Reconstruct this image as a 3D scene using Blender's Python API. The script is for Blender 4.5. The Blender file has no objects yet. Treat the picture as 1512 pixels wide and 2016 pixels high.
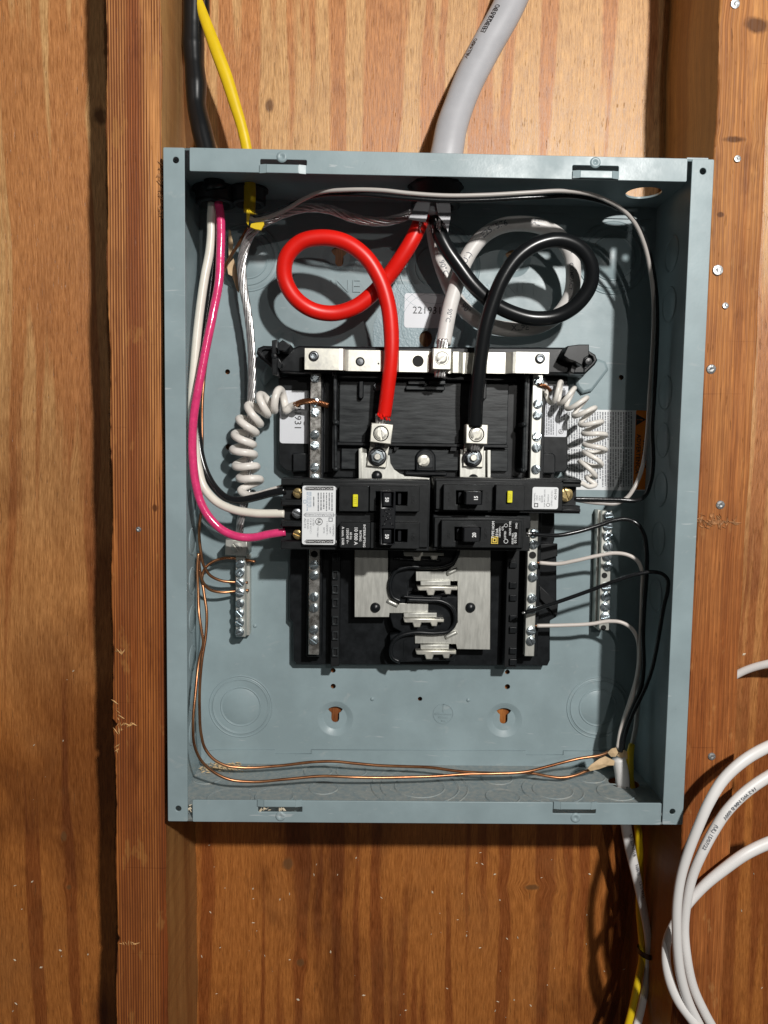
import bpy, bmesh, math, random
from mathutils import Vector, Matrix, Euler
random.seed(7)
R_ = random.Random(11)
S = bpy.context.scene
C = S.collection
# ------------------------------------------------------------------ camera
CAM = Vector((-.0425, -.618, .0322)); FPX = 1514.0
CROT = Euler((1.49204, -.01525, -.01633), 'XYZ')
cd = bpy.data.cameras.new('camera'); cam = bpy.data.objects.new('camera', cd); C.objects.link(cam)
cam.location = CAM; cam.rotation_euler = CROT
cd.sensor_fit = 'VERTICAL'; cd.sensor_height = 36; cd.sensor_width = 27; cd.lens = 36*FPX/2016
cd.clip_start = .01; cd.clip_end = 50
S.camera = cam
# ------------------------------------------------------------------ light: a dim room and two bare bulbs up to the right
w = bpy.data.worlds.new('World'); S.world = w; w.use_nodes = True
w.node_tree.nodes['Background'].inputs[0].default_value = (1, .97, .93, 1)
w.node_tree.nodes['Background'].inputs[1].default_value = .026
def lamp(name, loc, power, rad, col):
    l = bpy.data.lights.new(name, 'POINT'); l.energy = power; l.shadow_soft_size = rad; l.color = col
    o = bpy.data.objects.new(name, l); o.location = loc; C.objects.link(o); return o
lamp('bare_bulb', (.40, -1.33, .63), 64, .026, (1, .975, .94))
lamp('far_bulb', (.25, -1.45, .36), 4.2, .012, (1, .97, .93))
S.view_settings.view_transform = 'Standard'; S.view_settings.look = 'None'
S.view_settings.exposure = 0.4; S.view_settings.gamma = 1
S.cycles.max_bounces = 6; S.cycles.diffuse_bounces = 2
# ------------------------------------------------------------------ helpers
CR = CROT.to_matrix()
def P(u, v, h=0.0):
    """point h metres in front of the enclosure's back sheet"""
    d = CR @ Vector(((u-756)/FPX, -(v-1008)/FPX, -1)); t = (-h-CAM.y)/d.y
    return CAM + d*t
def sc(h): return FPX/(.618-h)                       # pixels per metre at that height
def linkobj(o, parent=None):
    C.objects.link(o)
    if parent: o.parent = parent
    return o
WL = {}
def thing(name, label, cat, loc=(0, 0, 0), group=None):
    o = bpy.data.objects.new(name, None); o.empty_display_size = .02; o.location = loc; C.objects.link(o)
    o['label'] = label; o['category'] = cat
    if group: o['group'] = group
    WL[o.name] = Vector(loc); return o
def wl(o): return WL.get(o.name, Vector((0, 0, 0))) if o else Vector((0, 0, 0))
def mk(name, me, mat, parent=None, smooth=False, label=None, origin=None):
    """mesh given in world coordinates -> object whose origin sits on the mesh"""
    if len(me.vertices) == 0: raise ValueError(name)
    if origin is None:
        co = [v.co for v in me.vertices]
        origin = Vector([(min(c[i] for c in co)+max(c[i] for c in co))/2 for i in range(3)])
    me.transform(Matrix.Translation(-origin))
    if mat is not None:
        me.materials.clear(); me.materials.append(mat)
    if smooth:
        for p in me.polygons: p.use_smooth = True
    o = bpy.data.objects.new(name, me); me.name = name
    o.location = origin-wl(parent); linkobj(o, parent); WL[o.name] = origin.copy()
    if label: o['label'] = label
    return o
def tagged(o, label, cat, group=None):
    o['label'] = label; o['category'] = cat
    if group: o['group'] = group
    return o
def place(name, me, parent, loc, rot=(0, 0, 0), scale=None):
    o = bpy.data.objects.new(name, me); o.location = Vector(loc)-wl(parent); o.rotation_euler = rot
    if scale: o.scale = scale
    linkobj(o, parent); WL[o.name] = Vector(loc); return o
def curve_mesh(loops, half, bev, res=8):
    cu = bpy.data.curves.new('c', 'CURVE'); cu.dimensions = '2D'; cu.fill_mode = 'BOTH'; cu.resolution_u = 2
    for lp in loops:
        sp = cu.splines.new('POLY'); sp.points.add(len(lp)-1); sp.use_cyclic_u = True
        for i, (a, b) in enumerate(lp): sp.points[i].co = (a, b, 0, 1)
    cu.extrude = max(half-bev, 1e-5); cu.bevel_depth = bev; cu.bevel_resolution = 1
    if bev: cu.offset = -bev
    ob = bpy.data.objects.new('c', cu); me = bpy.data.meshes.new_from_object(ob)
    bpy.data.objects.remove(ob); bpy.data.curves.remove(cu); return me
XZ = Matrix(((1, 0, 0, 0), (0, 0, -1, 0), (0, 1, 0, 0), (0, 0, 0, 1)))
def slab_me(outline, h0, h1, holes=(), bev=0.0):
    me = curve_mesh([outline]+list(holes), (h1-h0)/2, bev)
    me.transform(Matrix.Translation((0, -(h0+h1)/2, 0)) @ XZ); return me
def slab(name, outline, h0, h1, mat, parent=None, holes=(), bev=0.0, label=None):
    return mk(name, slab_me(outline, h0, h1, holes, bev), mat, parent, label=label)
def px(pts, h): return [(P(u, v, h).x, P(u, v, h).z) for u, v in pts]
def rr(x0, z0, x1, z1, r=0.0, n=4):
    if x0 > x1: x0, x1 = x1, x0
    if z0 > z1: z0, z1 = z1, z0
    r = min(r, (x1-x0)/2.01, (z1-z0)/2.01)
    if r <= 0: return [(x0, z0), (x1, z0), (x1, z1), (x0, z1)]
    out = []
    for cx, cz, a in ((x1-r, z0+r, -90), (x1-r, z1-r, 0), (x0+r, z1-r, 90), (x0+r, z0+r, 180)):
        for k in range(n+1):
            t = math.radians(a+90*k/n); out.append((cx+r*math.cos(t), cz+r*math.sin(t)))
    return out
def pr(u0, v0, u1, v1, h, r=0.0):
    um, vm = (u0+u1)/2, (v0+v1)/2
    return rr(P(u0, vm, h).x, P(um, v1, h).z, P(u1, vm, h).x, P(um, v0, h).z, r)
def circ(x, z, r, n=20, sx=1, sz=1): return [(x+r*sx*math.cos(2*math.pi*k/n), z+r*sz*math.sin(2*math.pi*k/n)) for k in range(n)]
def pc(u, v, h, rpx, n=20, sx=1, sz=1):
    p = P(u, v, h); return circ(p.x, p.z, rpx/sc(h), n, sx, sz)
def join(mes):
    bm = bmesh.new()
    for m in mes: bm.from_mesh(m)
    me = bpy.data.meshes.new('m'); bm.to_mesh(me); bm.free(); return me
def catmull(pts, step=.0016):
    """pts: list of (Vector, r) -> evenly refined list"""
    out = []; n = len(pts)
    for i in range(n-1):
        p0, p1, p2, p3 = pts[max(i-1, 0)][0], pts[i][0], pts[i+1][0], pts[min(i+2, n-1)][0]
        L = (p2-p1).length; k = max(1, int(L/step))
        # centripetal-like tangents scaled by chord
        def tan(a, b, c):
            la, lb = max((b-a).length, 1e-6), max((c-b).length, 1e-6)
            return ((b-a)/la*lb+(c-b)/lb*la)/(la+lb)
        m1 = tan(p0, p1, p2)*L if i > 0 else (p2-p1); m2 = tan(p1, p2, p3)*L if i < n-2 else (p2-p1)
        for j in range(k):
            t = j/k; t2, t3 = t*t, t*t*t
            out.append(((2*t3-3*t2+1)*p1+(t3-2*t2+t)*m1+(-2*t3+3*t2)*p2+(t3-t2)*m2, pts[i][1]*(1-t)+pts[i+1][1]*t))
    out.append(pts[-1]); return out
def frames(path):
    fr = []; nrm = None; n = len(path)
    for i in range(n):
        T = (path[min(i+1, n-1)][0]-path[max(i-1, 0)][0]).normalized()
        if nrm is None:
            nrm = Vector((0, -1, 0)); nrm = (nrm-T*nrm.dot(T))
            if nrm.length < .1: nrm = Vector((1, 0, 0))-T*T.x
        nrm = (nrm-T*nrm.dot(T)).normalized(); fr.append((T, nrm, T.cross(nrm)))
    return fr
def sweep(path, n=16, flat=1.0, face=False, cap=True):
    """tube round path; flat = thickness towards the viewer / width"""
    fr = frames(path); vs = []; fs = []
    for (p, r), (T, N, B) in zip(path, fr):
        if face:
            N = Vector((0, -1, 0)); N = (N-T*N.dot(T)).normalized(); B = T.cross(N)
        for k in range(n):
            a = 2*math.pi*k/n; vs.append(p+N*(math.cos(a)*r*flat)+B*(math.sin(a)*r))
    m = len(path)
    for i in range(m-1):
        for k in range(n):
            a, b = i*n+k, i*n+(k+1) % n; fs.append((a, b, b+n, a+n))
    if cap: fs.append(tuple(range(n))[::-1]); fs.append(tuple((m-1)*n+k for k in range(n)))
    me = bpy.data.meshes.new('t'); me.from_pydata(vs, [], fs); return me
def wpts(pts, wpx):
    out = []
    for q in pts:
        wv = q[3] if len(q) > 3 else wpx
        out.append((P(q[0], q[1], q[2]), wv/sc(q[2])))
    return out
def cable_me(pts, wpx, n=16, flat=1.0, face=False, step=.0016):
    return sweep(catmull(wpts(pts, wpx), step), n, flat, face)
def cable(name, pts, wpx, mat, parent=None, n=16, flat=1.0, face=False, step=.0016, label=None):
    return mk(name, cable_me(pts, wpx, n, flat, face, step), mat, parent, smooth=True, label=label)
def strand_me(pts, wpx, k=9, turns_per_m=28, rs=None, n=6, core=True, step=.0012, splay=0):
    path = catmull(wpts(pts, wpx), step); fr = frames(path); mes = []; s = 0; ss = [0]
    for i in range(1, len(path)): s += (path[i][0]-path[i-1][0]).length; ss.append(s)
    for j in range(k):
        pp = []
        for i, ((p, r), (T, N, B)) in enumerate(zip(path, fr)):
            r0 = (rs or math.sin(math.pi/k)/(1+math.sin(math.pi/k)))*r
            a = 2*math.pi*(j/k+ss[i]*turns_per_m); R = (r-r0)
            pp.append((p+N*math.cos(a)*R+B*math.sin(a)*R, r0*.99))
        mes.append(sweep(pp, n))
    if core: mes.append(sweep([(p, r*.5) for p, r in path], 8))
    return join(mes)
def strands(name, pts, wpx, mat, parent=None, **k): return mk(name, strand_me(pts, wpx, **k), mat, parent, smooth=True)
def lathe_me(prof, n=32):
    """prof: (radius, height towards viewer), axis -Y"""
    vs = []; fs = []
    for r, h in prof:
        for k in range(n):
            a = 2*math.pi*k/n; vs.append((r*math.cos(a), -h, r*math.sin(a)))
    m = len(prof)
    for i in range(m-1):
        for k in range(n):
            a, b = i*n+k, i*n+(k+1) % n; fs.append((a, b, b+n, a+n))
    if prof[0][0] > 1e-5 and False: pass
    me = bpy.data.meshes.new('l'); me.from_pydata(vs, [], fs); return me
def lathe_at(name, prof, u, v, h, mat, parent=None, n=32, smooth=False):
    me = lathe_me(prof, n); p = P(u, v, h); me.transform(Matrix.Translation(p))
    return mk(name, me, mat, parent, smooth)
def text_me(s, size, ext=.00005, align='CENTER', spacing=1.0, offset=0.0):
    cu = bpy.data.curves.new('t', 'FONT'); cu.body = s; cu.size = size; cu.align_x = align; cu.align_y = 'CENTER'
    cu.extrude = ext; cu.space_character = spacing; cu.offset = offset; cu.resolution_u = 2; cu.space_line = .85
    ob = bpy.data.objects.new('t', cu); me = bpy.data.meshes.new_from_object(ob)
    bpy.data.objects.remove(ob); bpy.data.curves.remove(cu); return me
def text_at(s, u, v, h, hpx, rot, mat, parent, name='lettering', sx=1.0, ext=.00006, offset=0.0, align='CENTER'):
    """rot degrees clockwise as seen; hpx = capital height in pixels"""
    size = hpx/.70/sc(h); me = text_me(s, size, ext, align, offset=offset*size)
    p = P(u, v, h+ext)
    me.transform(Matrix.Translation(p) @ XZ @ Matrix.Rotation(-math.radians(rot), 4, 'Z') @ Matrix.Diagonal((sx, 1, 1, 1)))
    return mk(name, me, mat, parent)
def text_on(path, s, s0, size, theta, mat, parent, flip=False, name='printed_lettering', lift=.00012, r=None):
    """text wrapped on a swept tube; s0 = arc length of its centre"""
    fr = frames(path); ss = [0.0]
    for i in range(1, len(path)): ss.append(ss[-1]+(path[i][0]-path[i-1][0]).length)
    me = text_me(s, size, 0.0, offset=size*.012)
    bm = bmesh.new(); bm.from_mesh(me); bmesh.ops.triangulate(bm, faces=bm.faces[:]); bm.to_mesh(me); bm.free()
    for vx in me.vertices:
        a, b = vx.co.x, vx.co.y
        if flip: a, b = -a, -b
        q = min(max(s0+a, 0), ss[-1]-1e-6); i = 0
        lo, hi = 0, len(ss)-1
        while hi-lo > 1:
            m = (lo+hi)//2
            if ss[m] <= q: lo = m
            else: hi = m
        f = (q-ss[lo])/max(ss[hi]-ss[lo], 1e-9)
        p = path[lo][0].lerp(path[hi][0], f); rad = path[lo][1]+lift
        T = fr[lo][0].lerp(fr[hi][0], f).normalized()
        N = Vector((0, -1, 0)); N = (N-T*N.dot(T)).normalized(); B = T.cross(N)
        an = theta-b/rad
        vx.co = p+N*math.cos(an)*rad+B*math.sin(an)*rad
    return mk(name, me, mat, parent)
def dashes_me(u0, v0, u1, v1, h, pitch, th, rot=True, fill=.8, lift=.00008, seed=1, dash=(2, 9), gap=(.8, 1.6)):
    """rows of tiny illegible print as real thin strips; rot = rows run downwards"""
    rg = random.Random(seed); vs = []; fs = []
    a0, a1 = (u0, u1) if rot else (v0, v1); b0, b1 = (v0, v1) if rot else (u0, u1)
    a = a0+pitch/2
    while a < a1:
        b = b0; end = b1-(rg.random()*(b1-b0)*.25 if rg.random() > fill else 0)
        while b < end:
            L = min(rg.uniform(*dash), end-b); t = th*rg.uniform(.75, 1.1)
            q = [(a-t/2, b), (a+t/2, b), (a+t/2, b+L), (a-t/2, b+L)]
            if not rot: q = [(y, x) for x, y in q]
            k = len(vs); vs += [P(x, y, h+lift) for x, y in q]; fs.append((k, k+1, k+2, k+3)); b += L+rg.uniform(*gap)
        a += pitch
    me = bpy.data.meshes.new('d'); me.from_pydata(vs, [], fs); return me
def box_me(x0, x1, y0, y1, z0, z1, bev=0.0):
    bm = bmesh.new(); bmesh.ops.create_cube(bm, size=1)
    for v in bm.verts: v.co = Vector(((x0+x1)/2+v.co.x*(x1-x0), (y0+y1)/2+v.co.y*(y1-y0), (z0+z1)/2+v.co.z*(z1-z0)))
    if bev: bmesh.ops.bevel(bm, geom=bm.edges[:]+bm.verts[:], offset=bev, segments=2, affect='EDGES', profile=.6)
    me = bpy.data.meshes.new('b'); bm.to_mesh(me); bm.free(); return me
# ------------------------------------------------------------------ materials
def newmat(name):
    m = bpy.data.materials.new(name); m.use_nodes = True; nt = m.node_tree
    return m, nt, nt.nodes['Principled BSDF']
def nd(nt, t, **k):
    n = nt.nodes.new(t)
    for a, b in k.items(): setattr(n, a, b)
    return n
def mat(name, col, rough=.5, metal=0.0, spec=.5, bump=0.0, bscale=400, var=0.0, vscale=60, vcol=None, coat=0.0, rvar=0.0, stretch=None):
    m, nt, b = newmat(name); L = nt.links.new
    b.inputs['Base Color'].default_value = (*col, 1); b.inputs['Roughness'].default_value = rough
    b.inputs['Metallic'].default_value = metal; b.inputs['Specular IOR Level'].default_value = spec
    if coat: b.inputs['Coat Weight'].default_value = coat; b.inputs['Coat Roughness'].default_value = .08
    g = nd(nt, 'ShaderNodeNewGeometry'); src = g.outputs['Position']
    if stretch:
        mp = nd(nt, 'ShaderNodeMapping'); mp.inputs['Scale'].default_value = stretch; L(src, mp.inputs['Vector']); src = mp.outputs[0]
    if var:
        n = nd(nt, 'ShaderNodeTexNoise'); n.inputs['Scale'].default_value = vscale; n.inputs['Detail'].default_value = 4
        n.inputs['Roughness'].default_value = .65; L(src, n.inputs['Vector'])
        r = nd(nt, 'ShaderNodeValToRGB'); r.color_ramp.elements[0].position = .35; r.color_ramp.elements[1].position = .68
        c2 = vcol or tuple(min(1, c*(1+var)) for c in col)
        r.color_ramp.elements[0].color = (*[c*(1-var) for c in col], 1) if not vcol else (*col, 1); r.color_ramp.elements[1].color = (*c2, 1)
        L(n.outputs[0], r.inputs[0]); L(r.outputs[0], b.inputs['Base Color'])
        if rvar:
            q = nd(nt, 'ShaderNodeMapRange'); q.inputs[3].default_value = rough-rvar; q.inputs[4].default_value = rough+rvar
            L(n.outputs[0], q.inputs[0]); L(q.outputs[0], b.inputs['Roughness'])
    if bump:
        n = nd(nt, 'ShaderNodeTexNoise'); n.inputs['Scale'].default_value = bscale; n.inputs['Detail'].default_value = 3
        L(src, n.inputs['Vector']); bp = nd(nt, 'ShaderNodeBump'); bp.inputs['Strength'].default_value = 1; bp.inputs['Distance'].default_value = bump
        L(n.outputs[0], bp.inputs['Height']); L(bp.outputs[0], b.inputs['Normal'])
    return m
def painted(name, col, rough, bump, bscale):
    m = mat(name, col, rough, spec=.4, bump=bump, bscale=bscale); nt = m.node_tree; b = nt.nodes['Principled BSDF']; L = nt.links.new
    g = nd(nt, 'ShaderNodeNewGeometry')
    def noise(sc_, stretch, det, lo, hi, dist=0):
        mp = nd(nt, 'ShaderNodeMapping'); mp.inputs['Scale'].default_value = stretch; L(g.outputs['Position'], mp.inputs[0])
        n = nd(nt, 'ShaderNodeTexNoise'); n.inputs['Scale'].default_value = sc_; n.inputs['Detail'].default_value = det; n.inputs['Distortion'].default_value = dist; n.inputs['Roughness'].default_value = .6
        L(mp.outputs[0], n.inputs['Vector']); r = nd(nt, 'ShaderNodeMapRange'); r.inputs[1].default_value = lo; r.inputs[2].default_value = hi; L(n.outputs[0], r.inputs[0]); return r.outputs[0]
    def mix(f, a, c, k):
        mu = nd(nt, 'ShaderNodeMath', operation='MULTIPLY'); L(f, mu.inputs[0]); mu.inputs[1].default_value = k
        n = nd(nt, 'ShaderNodeMix', data_type='RGBA'); L(mu.outputs[0], n.inputs[0])
        if isinstance(a, tuple): n.inputs[6].default_value = (*a, 1)
        else: L(a, n.inputs[6])
        n.inputs[7].default_value = (*c, 1); return n.outputs[2]
    cl = noise(22, (1, 1, 1), 4, .38, .66)
    c = mix(cl, tuple(q*.92 for q in col), tuple(q*1.09 for q in col), 1.0)
    c = mix(noise(70, (1, 1, 1.6), 4, .62, .72, .6), c, (.42, .46, .46), .38)
    c = mix(noise(240, (.12, 1, 1), 2, .70, .73, .4), c, (.52, .56, .57), .5)
    c = mix(noise(420, (1, 1, 1), 2, .74, .78), c, (.10, .13, .14), .45)
    L(c, b.inputs['Base Color'])
    q = nd(nt, 'ShaderNodeMapRange'); q.inputs[3].default_value = rough-.10; q.inputs[4].default_value = rough+.10; L(noise(38, (1, 1, 1), 4, .3, .7), q.inputs[0]); L(q.outputs[0], b.inputs['Roughness'])
    return m
GREY = painted('grey_enclosure_paint', (.283, .362, .382), .40, .00004, 700)
GREYDUST = mat('dusty_grey_paint', (.23, .285, .30), .5, bump=.00004, bscale=900, var=.3, vscale=260, vcol=(.36, .375, .35))
GREYROUGH = mat('textured_grey_paint', (.27, .362, .395), .38, bump=.00025, bscale=620, var=.06, vscale=45)
BLACK = mat('black_moulded_plastic', (.009, .0105, .012), .34, spec=.38, bump=.00002, bscale=1500, var=.3, vscale=120, rvar=.08)
BLACKD = mat('dull_black_plastic', (.010, .011, .012), .5, spec=.3, bump=.00002, bscale=1500)
SLATE = mat('scuffed_black_plastic', (.010, .012, .0135), .36, spec=.35, bump=.00006, bscale=90, var=.45, vscale=42, vcol=(.040, .045, .047), rvar=.12, stretch=(1, 1, 7))
BREAKER = mat('breaker_case_plastic', (.010, .0115, .0125), .40, spec=.36, bump=.00003, bscale=1200, var=.25, vscale=150, rvar=.07)
HANDLE = mat('switch_handle_plastic', (.010, .011, .013), .3)
PIT = mat('recess_shade_black', (.003, .003, .003), .7)  # near-black colour carrying the shade inside holes, slots and wells
TIN = mat('tin_plated_aluminium', (.66, .65, .60), .42, metal=.75, bump=.00003, bscale=500, var=.16, vscale=130, vcol=(.80, .78, .68), rvar=.14)
BUS = mat('mill_finish_bus_metal', (.64, .64, .59), .46, metal=.7, bump=.00002, bscale=350, var=.12, vscale=60, rvar=.06, stretch=(6, 6, 1))
NAILM = mat('weathered_nail', (.42, .43, .43), .42, metal=.8, var=.4, vscale=900)
SPOT = mat('spotted_tin_plating', (.30, .28, .25), .28, metal=.9, bump=.00003, bscale=300, var=.6, vscale=170, vcol=(.95, .93, .88), rvar=.12)
ZINC = mat('zinc_plated_steel', (.62, .70, .74), .26, metal=.95, bump=.00003, bscale=400)
STEELD = mat('dark_steel', (.20, .21, .22), .35, metal=.9)
BRASS = mat('brass_screw', (.72, .55, .26), .3, metal=.9, var=.3, vscale=500)
COPPER = mat('bare_copper', (.26, .10, .045), .32, metal=.9, var=.3, vscale=45, vcol=(.56, .28, .14))
ALU = mat('aluminium_strand', (.74, .73, .72), .30, metal=.85, var=.2, vscale=250)
RED = mat('red_insulation', (.82, .012, .006), .38, var=.08, vscale=40, bump=.00002, bscale=300)
BLKINS = mat('black_insulation', (.008, .009, .010), .28, bump=.00002, bscale=250)
BLKSM = mat('black_wire_nylon', (.010, .011, .012), .22, bump=.00006, bscale=500)
PINK = mat('pink_red_insulation', (.78, .05, .19), .2, bump=.0005, bscale=120, var=.12, vscale=200, coat=.5)
CREAM = mat('cream_insulation', (.84, .80, .70), .3, bump=.00004, bscale=200, var=.05, vscale=100)
WHITEINS = mat('grey_white_insulation', (.78, .75, .72), .4, var=.06, vscale=120)
PIG = mat('white_pigtail_insulation', (.86, .82, .76), .32, var=.07, vscale=150, bump=.00003, bscale=300)
THIN = mat('thin_wire_insulation', (.50, .465, .435), .35)
THINW = mat('thin_white_insulation', (.68, .62, .57), .35)
SER = mat('grey_service_cable_jacket', (.45, .45, .47), .4, var=.05, vscale=60, bump=.00006, bscale=140)
NM = mat('white_cable_jacket', (.84, .82, .80), .42, bump=.00003, bscale=300)
YEL = mat('yellow_cable_jacket', (.80, .56, .012), .35, bump=.00003, bscale=200, var=.06, vscale=80)
LAB = mat('white_label', (.74, .76, .80), .35)
LABW = mat('white_print_surface', (.85, .87, .88), .4)
ORANGE = mat('orange_label', (.95, .25, .012), .4)
INK = mat('black_ink', (.02, .02, .022), .5)
GINK = mat('grey_ink', (.22, .23, .25), .5)
BINK = mat('blue_grey_ink', (.30, .40, .52), .5)
WINK = mat('white_ink', (.85, .86, .86), .5)
YINK = mat('yellow_ink', (.85, .62, .10), .5)
YBTN = mat('yellow_button', (.82, .76, .02), .4)
YBTD = mat('yellow_button_shade', (.50, .44, .02), .5)
PAPER = mat('torn_kraft_paper', (.66, .47, .27), .7, bump=.0003, bscale=120, var=.15, vscale=150)
DUSTM = mat('sawdust', (.62, .46, .26), .8)
FOIL = mat('clear_wrap', (.55, .50, .50), .2, metal=.5)
SLATP = mat('slate_grey_bushing', (.02, .021, .023), .5)
def wood(name, pale, dark, band=45, bz=1.6, edge=(.46, .56), fine=1300, fz=22, knots=(), lines=0, linec=None, rough=.5, stain=.35, warpa=.02, bump=.0003, wz=1.3, seed=0.0, stainc=None, linew=.5, spec=.5, hue=None, flecks=.5, low=None, patch=.20, worn=None, kw=.7):
    m, nt, b = newmat(name); L = nt.links.new
    g = nd(nt, 'ShaderNodeNewGeometry'); sx = nd(nt, 'ShaderNodeSeparateXYZ'); L(g.outputs['Position'], sx.inputs[0])
    # depth is folded into x so that side faces carry grain too
    def M(op, a, b_=None, c=None):
        n = nd(nt, 'ShaderNodeMath', operation=op)
        for i, q in enumerate((a, b_, c)):
            if q is None: continue
            if isinstance(q, (int, float)): n.inputs[i].default_value = q
            else: L(q, n.inputs[i])
        return n.outputs[0]
    X = M('ADD', sx.outputs[0], M('MULTIPLY', sx.outputs[1], .83)); Z = sx.outputs[2]
    def N(kx, kz, det=2, ro=.5, xx=None, off=0.0, dist=0.0):
        cb = nd(nt, 'ShaderNodeCombineXYZ'); L(M('MULTIPLY', xx or X, kx), cb.inputs[0]); L(M('MULTIPLY', Z, kz), cb.inputs[1]); cb.inputs[2].default_value = seed+off
        n = nd(nt, 'ShaderNodeTexNoise'); n.inputs['Scale'].default_value = 1; n.inputs['Detail'].default_value = det
        n.inputs['Roughness'].default_value = ro; n.inputs['Distortion'].default_value = dist; L(cb.outputs[0], n.inputs['Vector']); return n.outputs[0]
    def ramp(v, a, b_, c0=(0, 0, 0, 1), c1=(1, 1, 1, 1)):
        r = nd(nt, 'ShaderNodeValToRGB'); r.color_ramp.elements[0].position = a; r.color_ramp.elements[1].position = b_
        r.color_ramp.elements[0].color = c0; r.color_ramp.elements[1].color = c1; L(v, r.inputs[0]); return r.outputs[0]
    def mrange(v, a, b_):
        r = nd(nt, 'ShaderNodeMapRange'); r.inputs[1].default_value = a; r.inputs[2].default_value = b_; L(v, r.inputs[0]); return r.outputs[0]
    def mix(f, a, b_, mode='MIX'):
        n = nd(nt, 'ShaderNodeMix', data_type='RGBA', blend_type=mode)
        for s, q in ((0, f), (6, a), (7, b_)):
            if isinstance(q, tuple): n.inputs[s].default_value = (*q, 1) if len(q) == 3 else q
            elif isinstance(q, (int, float)): n.inputs[s].default_value = q
            else: L(q, n.inputs[s])
        return n.outputs[2]
    wx = M('ADD', M('MULTIPLY', M('SUBTRACT', N(7, wz, 2), .5), warpa), M('MULTIPLY', M('SUBTRACT', N(30, 9, 2, off=3), .5), warpa*.18))
    kn = None
    for (kx, kz, rx, rz) in knots:
        ddx = M('DIVIDE', M('SUBTRACT', sx.outputs[0], kx), rx); ddz = M('DIVIDE', M('SUBTRACT', Z, kz), rz)
        d2 = M('ADD', M('MULTIPLY', ddx, ddx), M('MULTIPLY', ddz, ddz))
        wx = M('ADD', wx, M('MULTIPLY', M('DIVIDE', M('MULTIPLY', ddx, -rx*kw), M('ADD', 1.0, M('MULTIPLY', d2, .45))), 1.0))
        k = M('SUBTRACT', 1.0, M('MULTIPLY', M('ADD', M('SQRT', d2), M('MULTIPLY', M('SUBTRACT', N(160, 110, 2, off=kx*50), .5), .9)), 1.0))
        k = nd(nt, 'ShaderNodeMath', operation='MULTIPLY_ADD', use_clamp=True).outputs[0] if False else ramp(k, 0, .45)
        kn = k if kn is None else M('MAXIMUM', kn, k)
    XX = M('ADD', X, wx)
    bandn = N(band, bz, 1.3, .4, XX, 7)
    bandn = M('ADD', bandn, M('MULTIPLY', M('SUBTRACT', N(11, 1.7, 2, .5, off=27), .5), patch))
    bandn = M('ADD', bandn, M('MULTIPLY', M('SUBTRACT', N(band*3.1, bz*1.6, 2, .5, XX, 29), .5), .16))
    f = ramp(bandn, edge[0], edge[1])
    col = mix(f, pale, dark)
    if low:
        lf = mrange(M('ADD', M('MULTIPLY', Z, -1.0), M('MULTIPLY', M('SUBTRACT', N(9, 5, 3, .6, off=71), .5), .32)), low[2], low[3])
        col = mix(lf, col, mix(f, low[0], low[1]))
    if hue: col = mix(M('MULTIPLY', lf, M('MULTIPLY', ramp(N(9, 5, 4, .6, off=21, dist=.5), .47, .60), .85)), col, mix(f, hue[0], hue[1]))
    # within-band streaks and fine fibre
    st = N(band*5, bz*2.2, 3, .6, XX, 11)
    col = mix(M('MULTIPLY', ramp(st, .38, .66), .35), col, mix(1.0, col, (.62, .52, .42), 'MULTIPLY'))
    fi = N(fine, fz, 3, .7, XX, 13)
    col = mix(ramp(fi, .30, .68), mix(1.0, col, (.62, .55, .48), 'MULTIPLY'), mix(1.0, col, (1.22, 1.21, 1.18), 'MULTIPLY'))
    f2 = N(fine*.42, fz*.7, 3, .65, XX, 17)
    col = mix(M('MULTIPLY', ramp(f2, .54, .70), .45), col, mix(1.0, col, (.60, .46, .36), 'MULTIPLY'))
    col = mix(M('MULTIPLY', ramp(N(fine*.9, fz*1.5, 2, .6, XX, 19), .62, .72), .5), col, mix(1.0, col, (1.35, 1.36, 1.34), 'MULTIPLY'))
    h = M('MULTIPLY', fi, .5)
    if lines:
        ph = M('ADD', M('MULTIPLY', XX, lines*6.2832), M('MULTIPLY', N(26, 3, 2, off=31), 9))
        s = M('ADD', M('MULTIPLY', M('SINE', ph), .5), .5)
        s = M('MULTIPLY', s, ramp(N(90, 5, 2, off=33), .22, .5))
        s = ramp(s, .30, .62)
        col = mix(M('MULTIPLY', s, linew), col, linec or dark)
        h = M('SUBTRACT', h, M('MULTIPLY', s, .8))
    fl = ramp(N(620, 60, 2, .6, XX, 41), .66, .72)
    col = mix(M('MULTIPLY', fl, flecks), col, tuple(c*.35 for c in dark))
    sn = ramp(N(14, 9, 4, .65, off=51), .50, .74)
    col = mix(M('MULTIPLY', sn, stain), col, stainc or tuple(c*.5 for c in dark))
    scn = ramp(N(60, 260, 4, .6, off=61, dist=1.5), .70, .735)
    col = mix(M('MULTIPLY', scn, .35), col, tuple(c*.4 for c in dark))
    if worn:
        wn = ramp(N(75, 22, 4, .65, off=81), .60, .66)
        col = mix(M('MULTIPLY', wn, worn[1]), col, worn[0])
        sm = ramp(N(38, 11, 4, .7, off=91), .56, .72)
        col = mix(M('MULTIPLY', sm, .7), col, mix(1.0, col, (.42, .34, .36), 'MULTIPLY'))
        cs = ramp(N(14, 420, 3, .6, off=97, dist=.6), .69, .72)
        col = mix(M('MULTIPLY', cs, .45), col, mix(1.0, col, (.45, .38, .35), 'MULTIPLY'))
    if kn is not None: col = mix(M('MULTIPLY', kn, .9), col, tuple(c*.28 for c in dark))
    L(col, b.inputs['Base Color'])
    rg = nd(nt, 'ShaderNodeMapRange'); rg.inputs[1].default_value = .3; rg.inputs[2].default_value = .7
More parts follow.
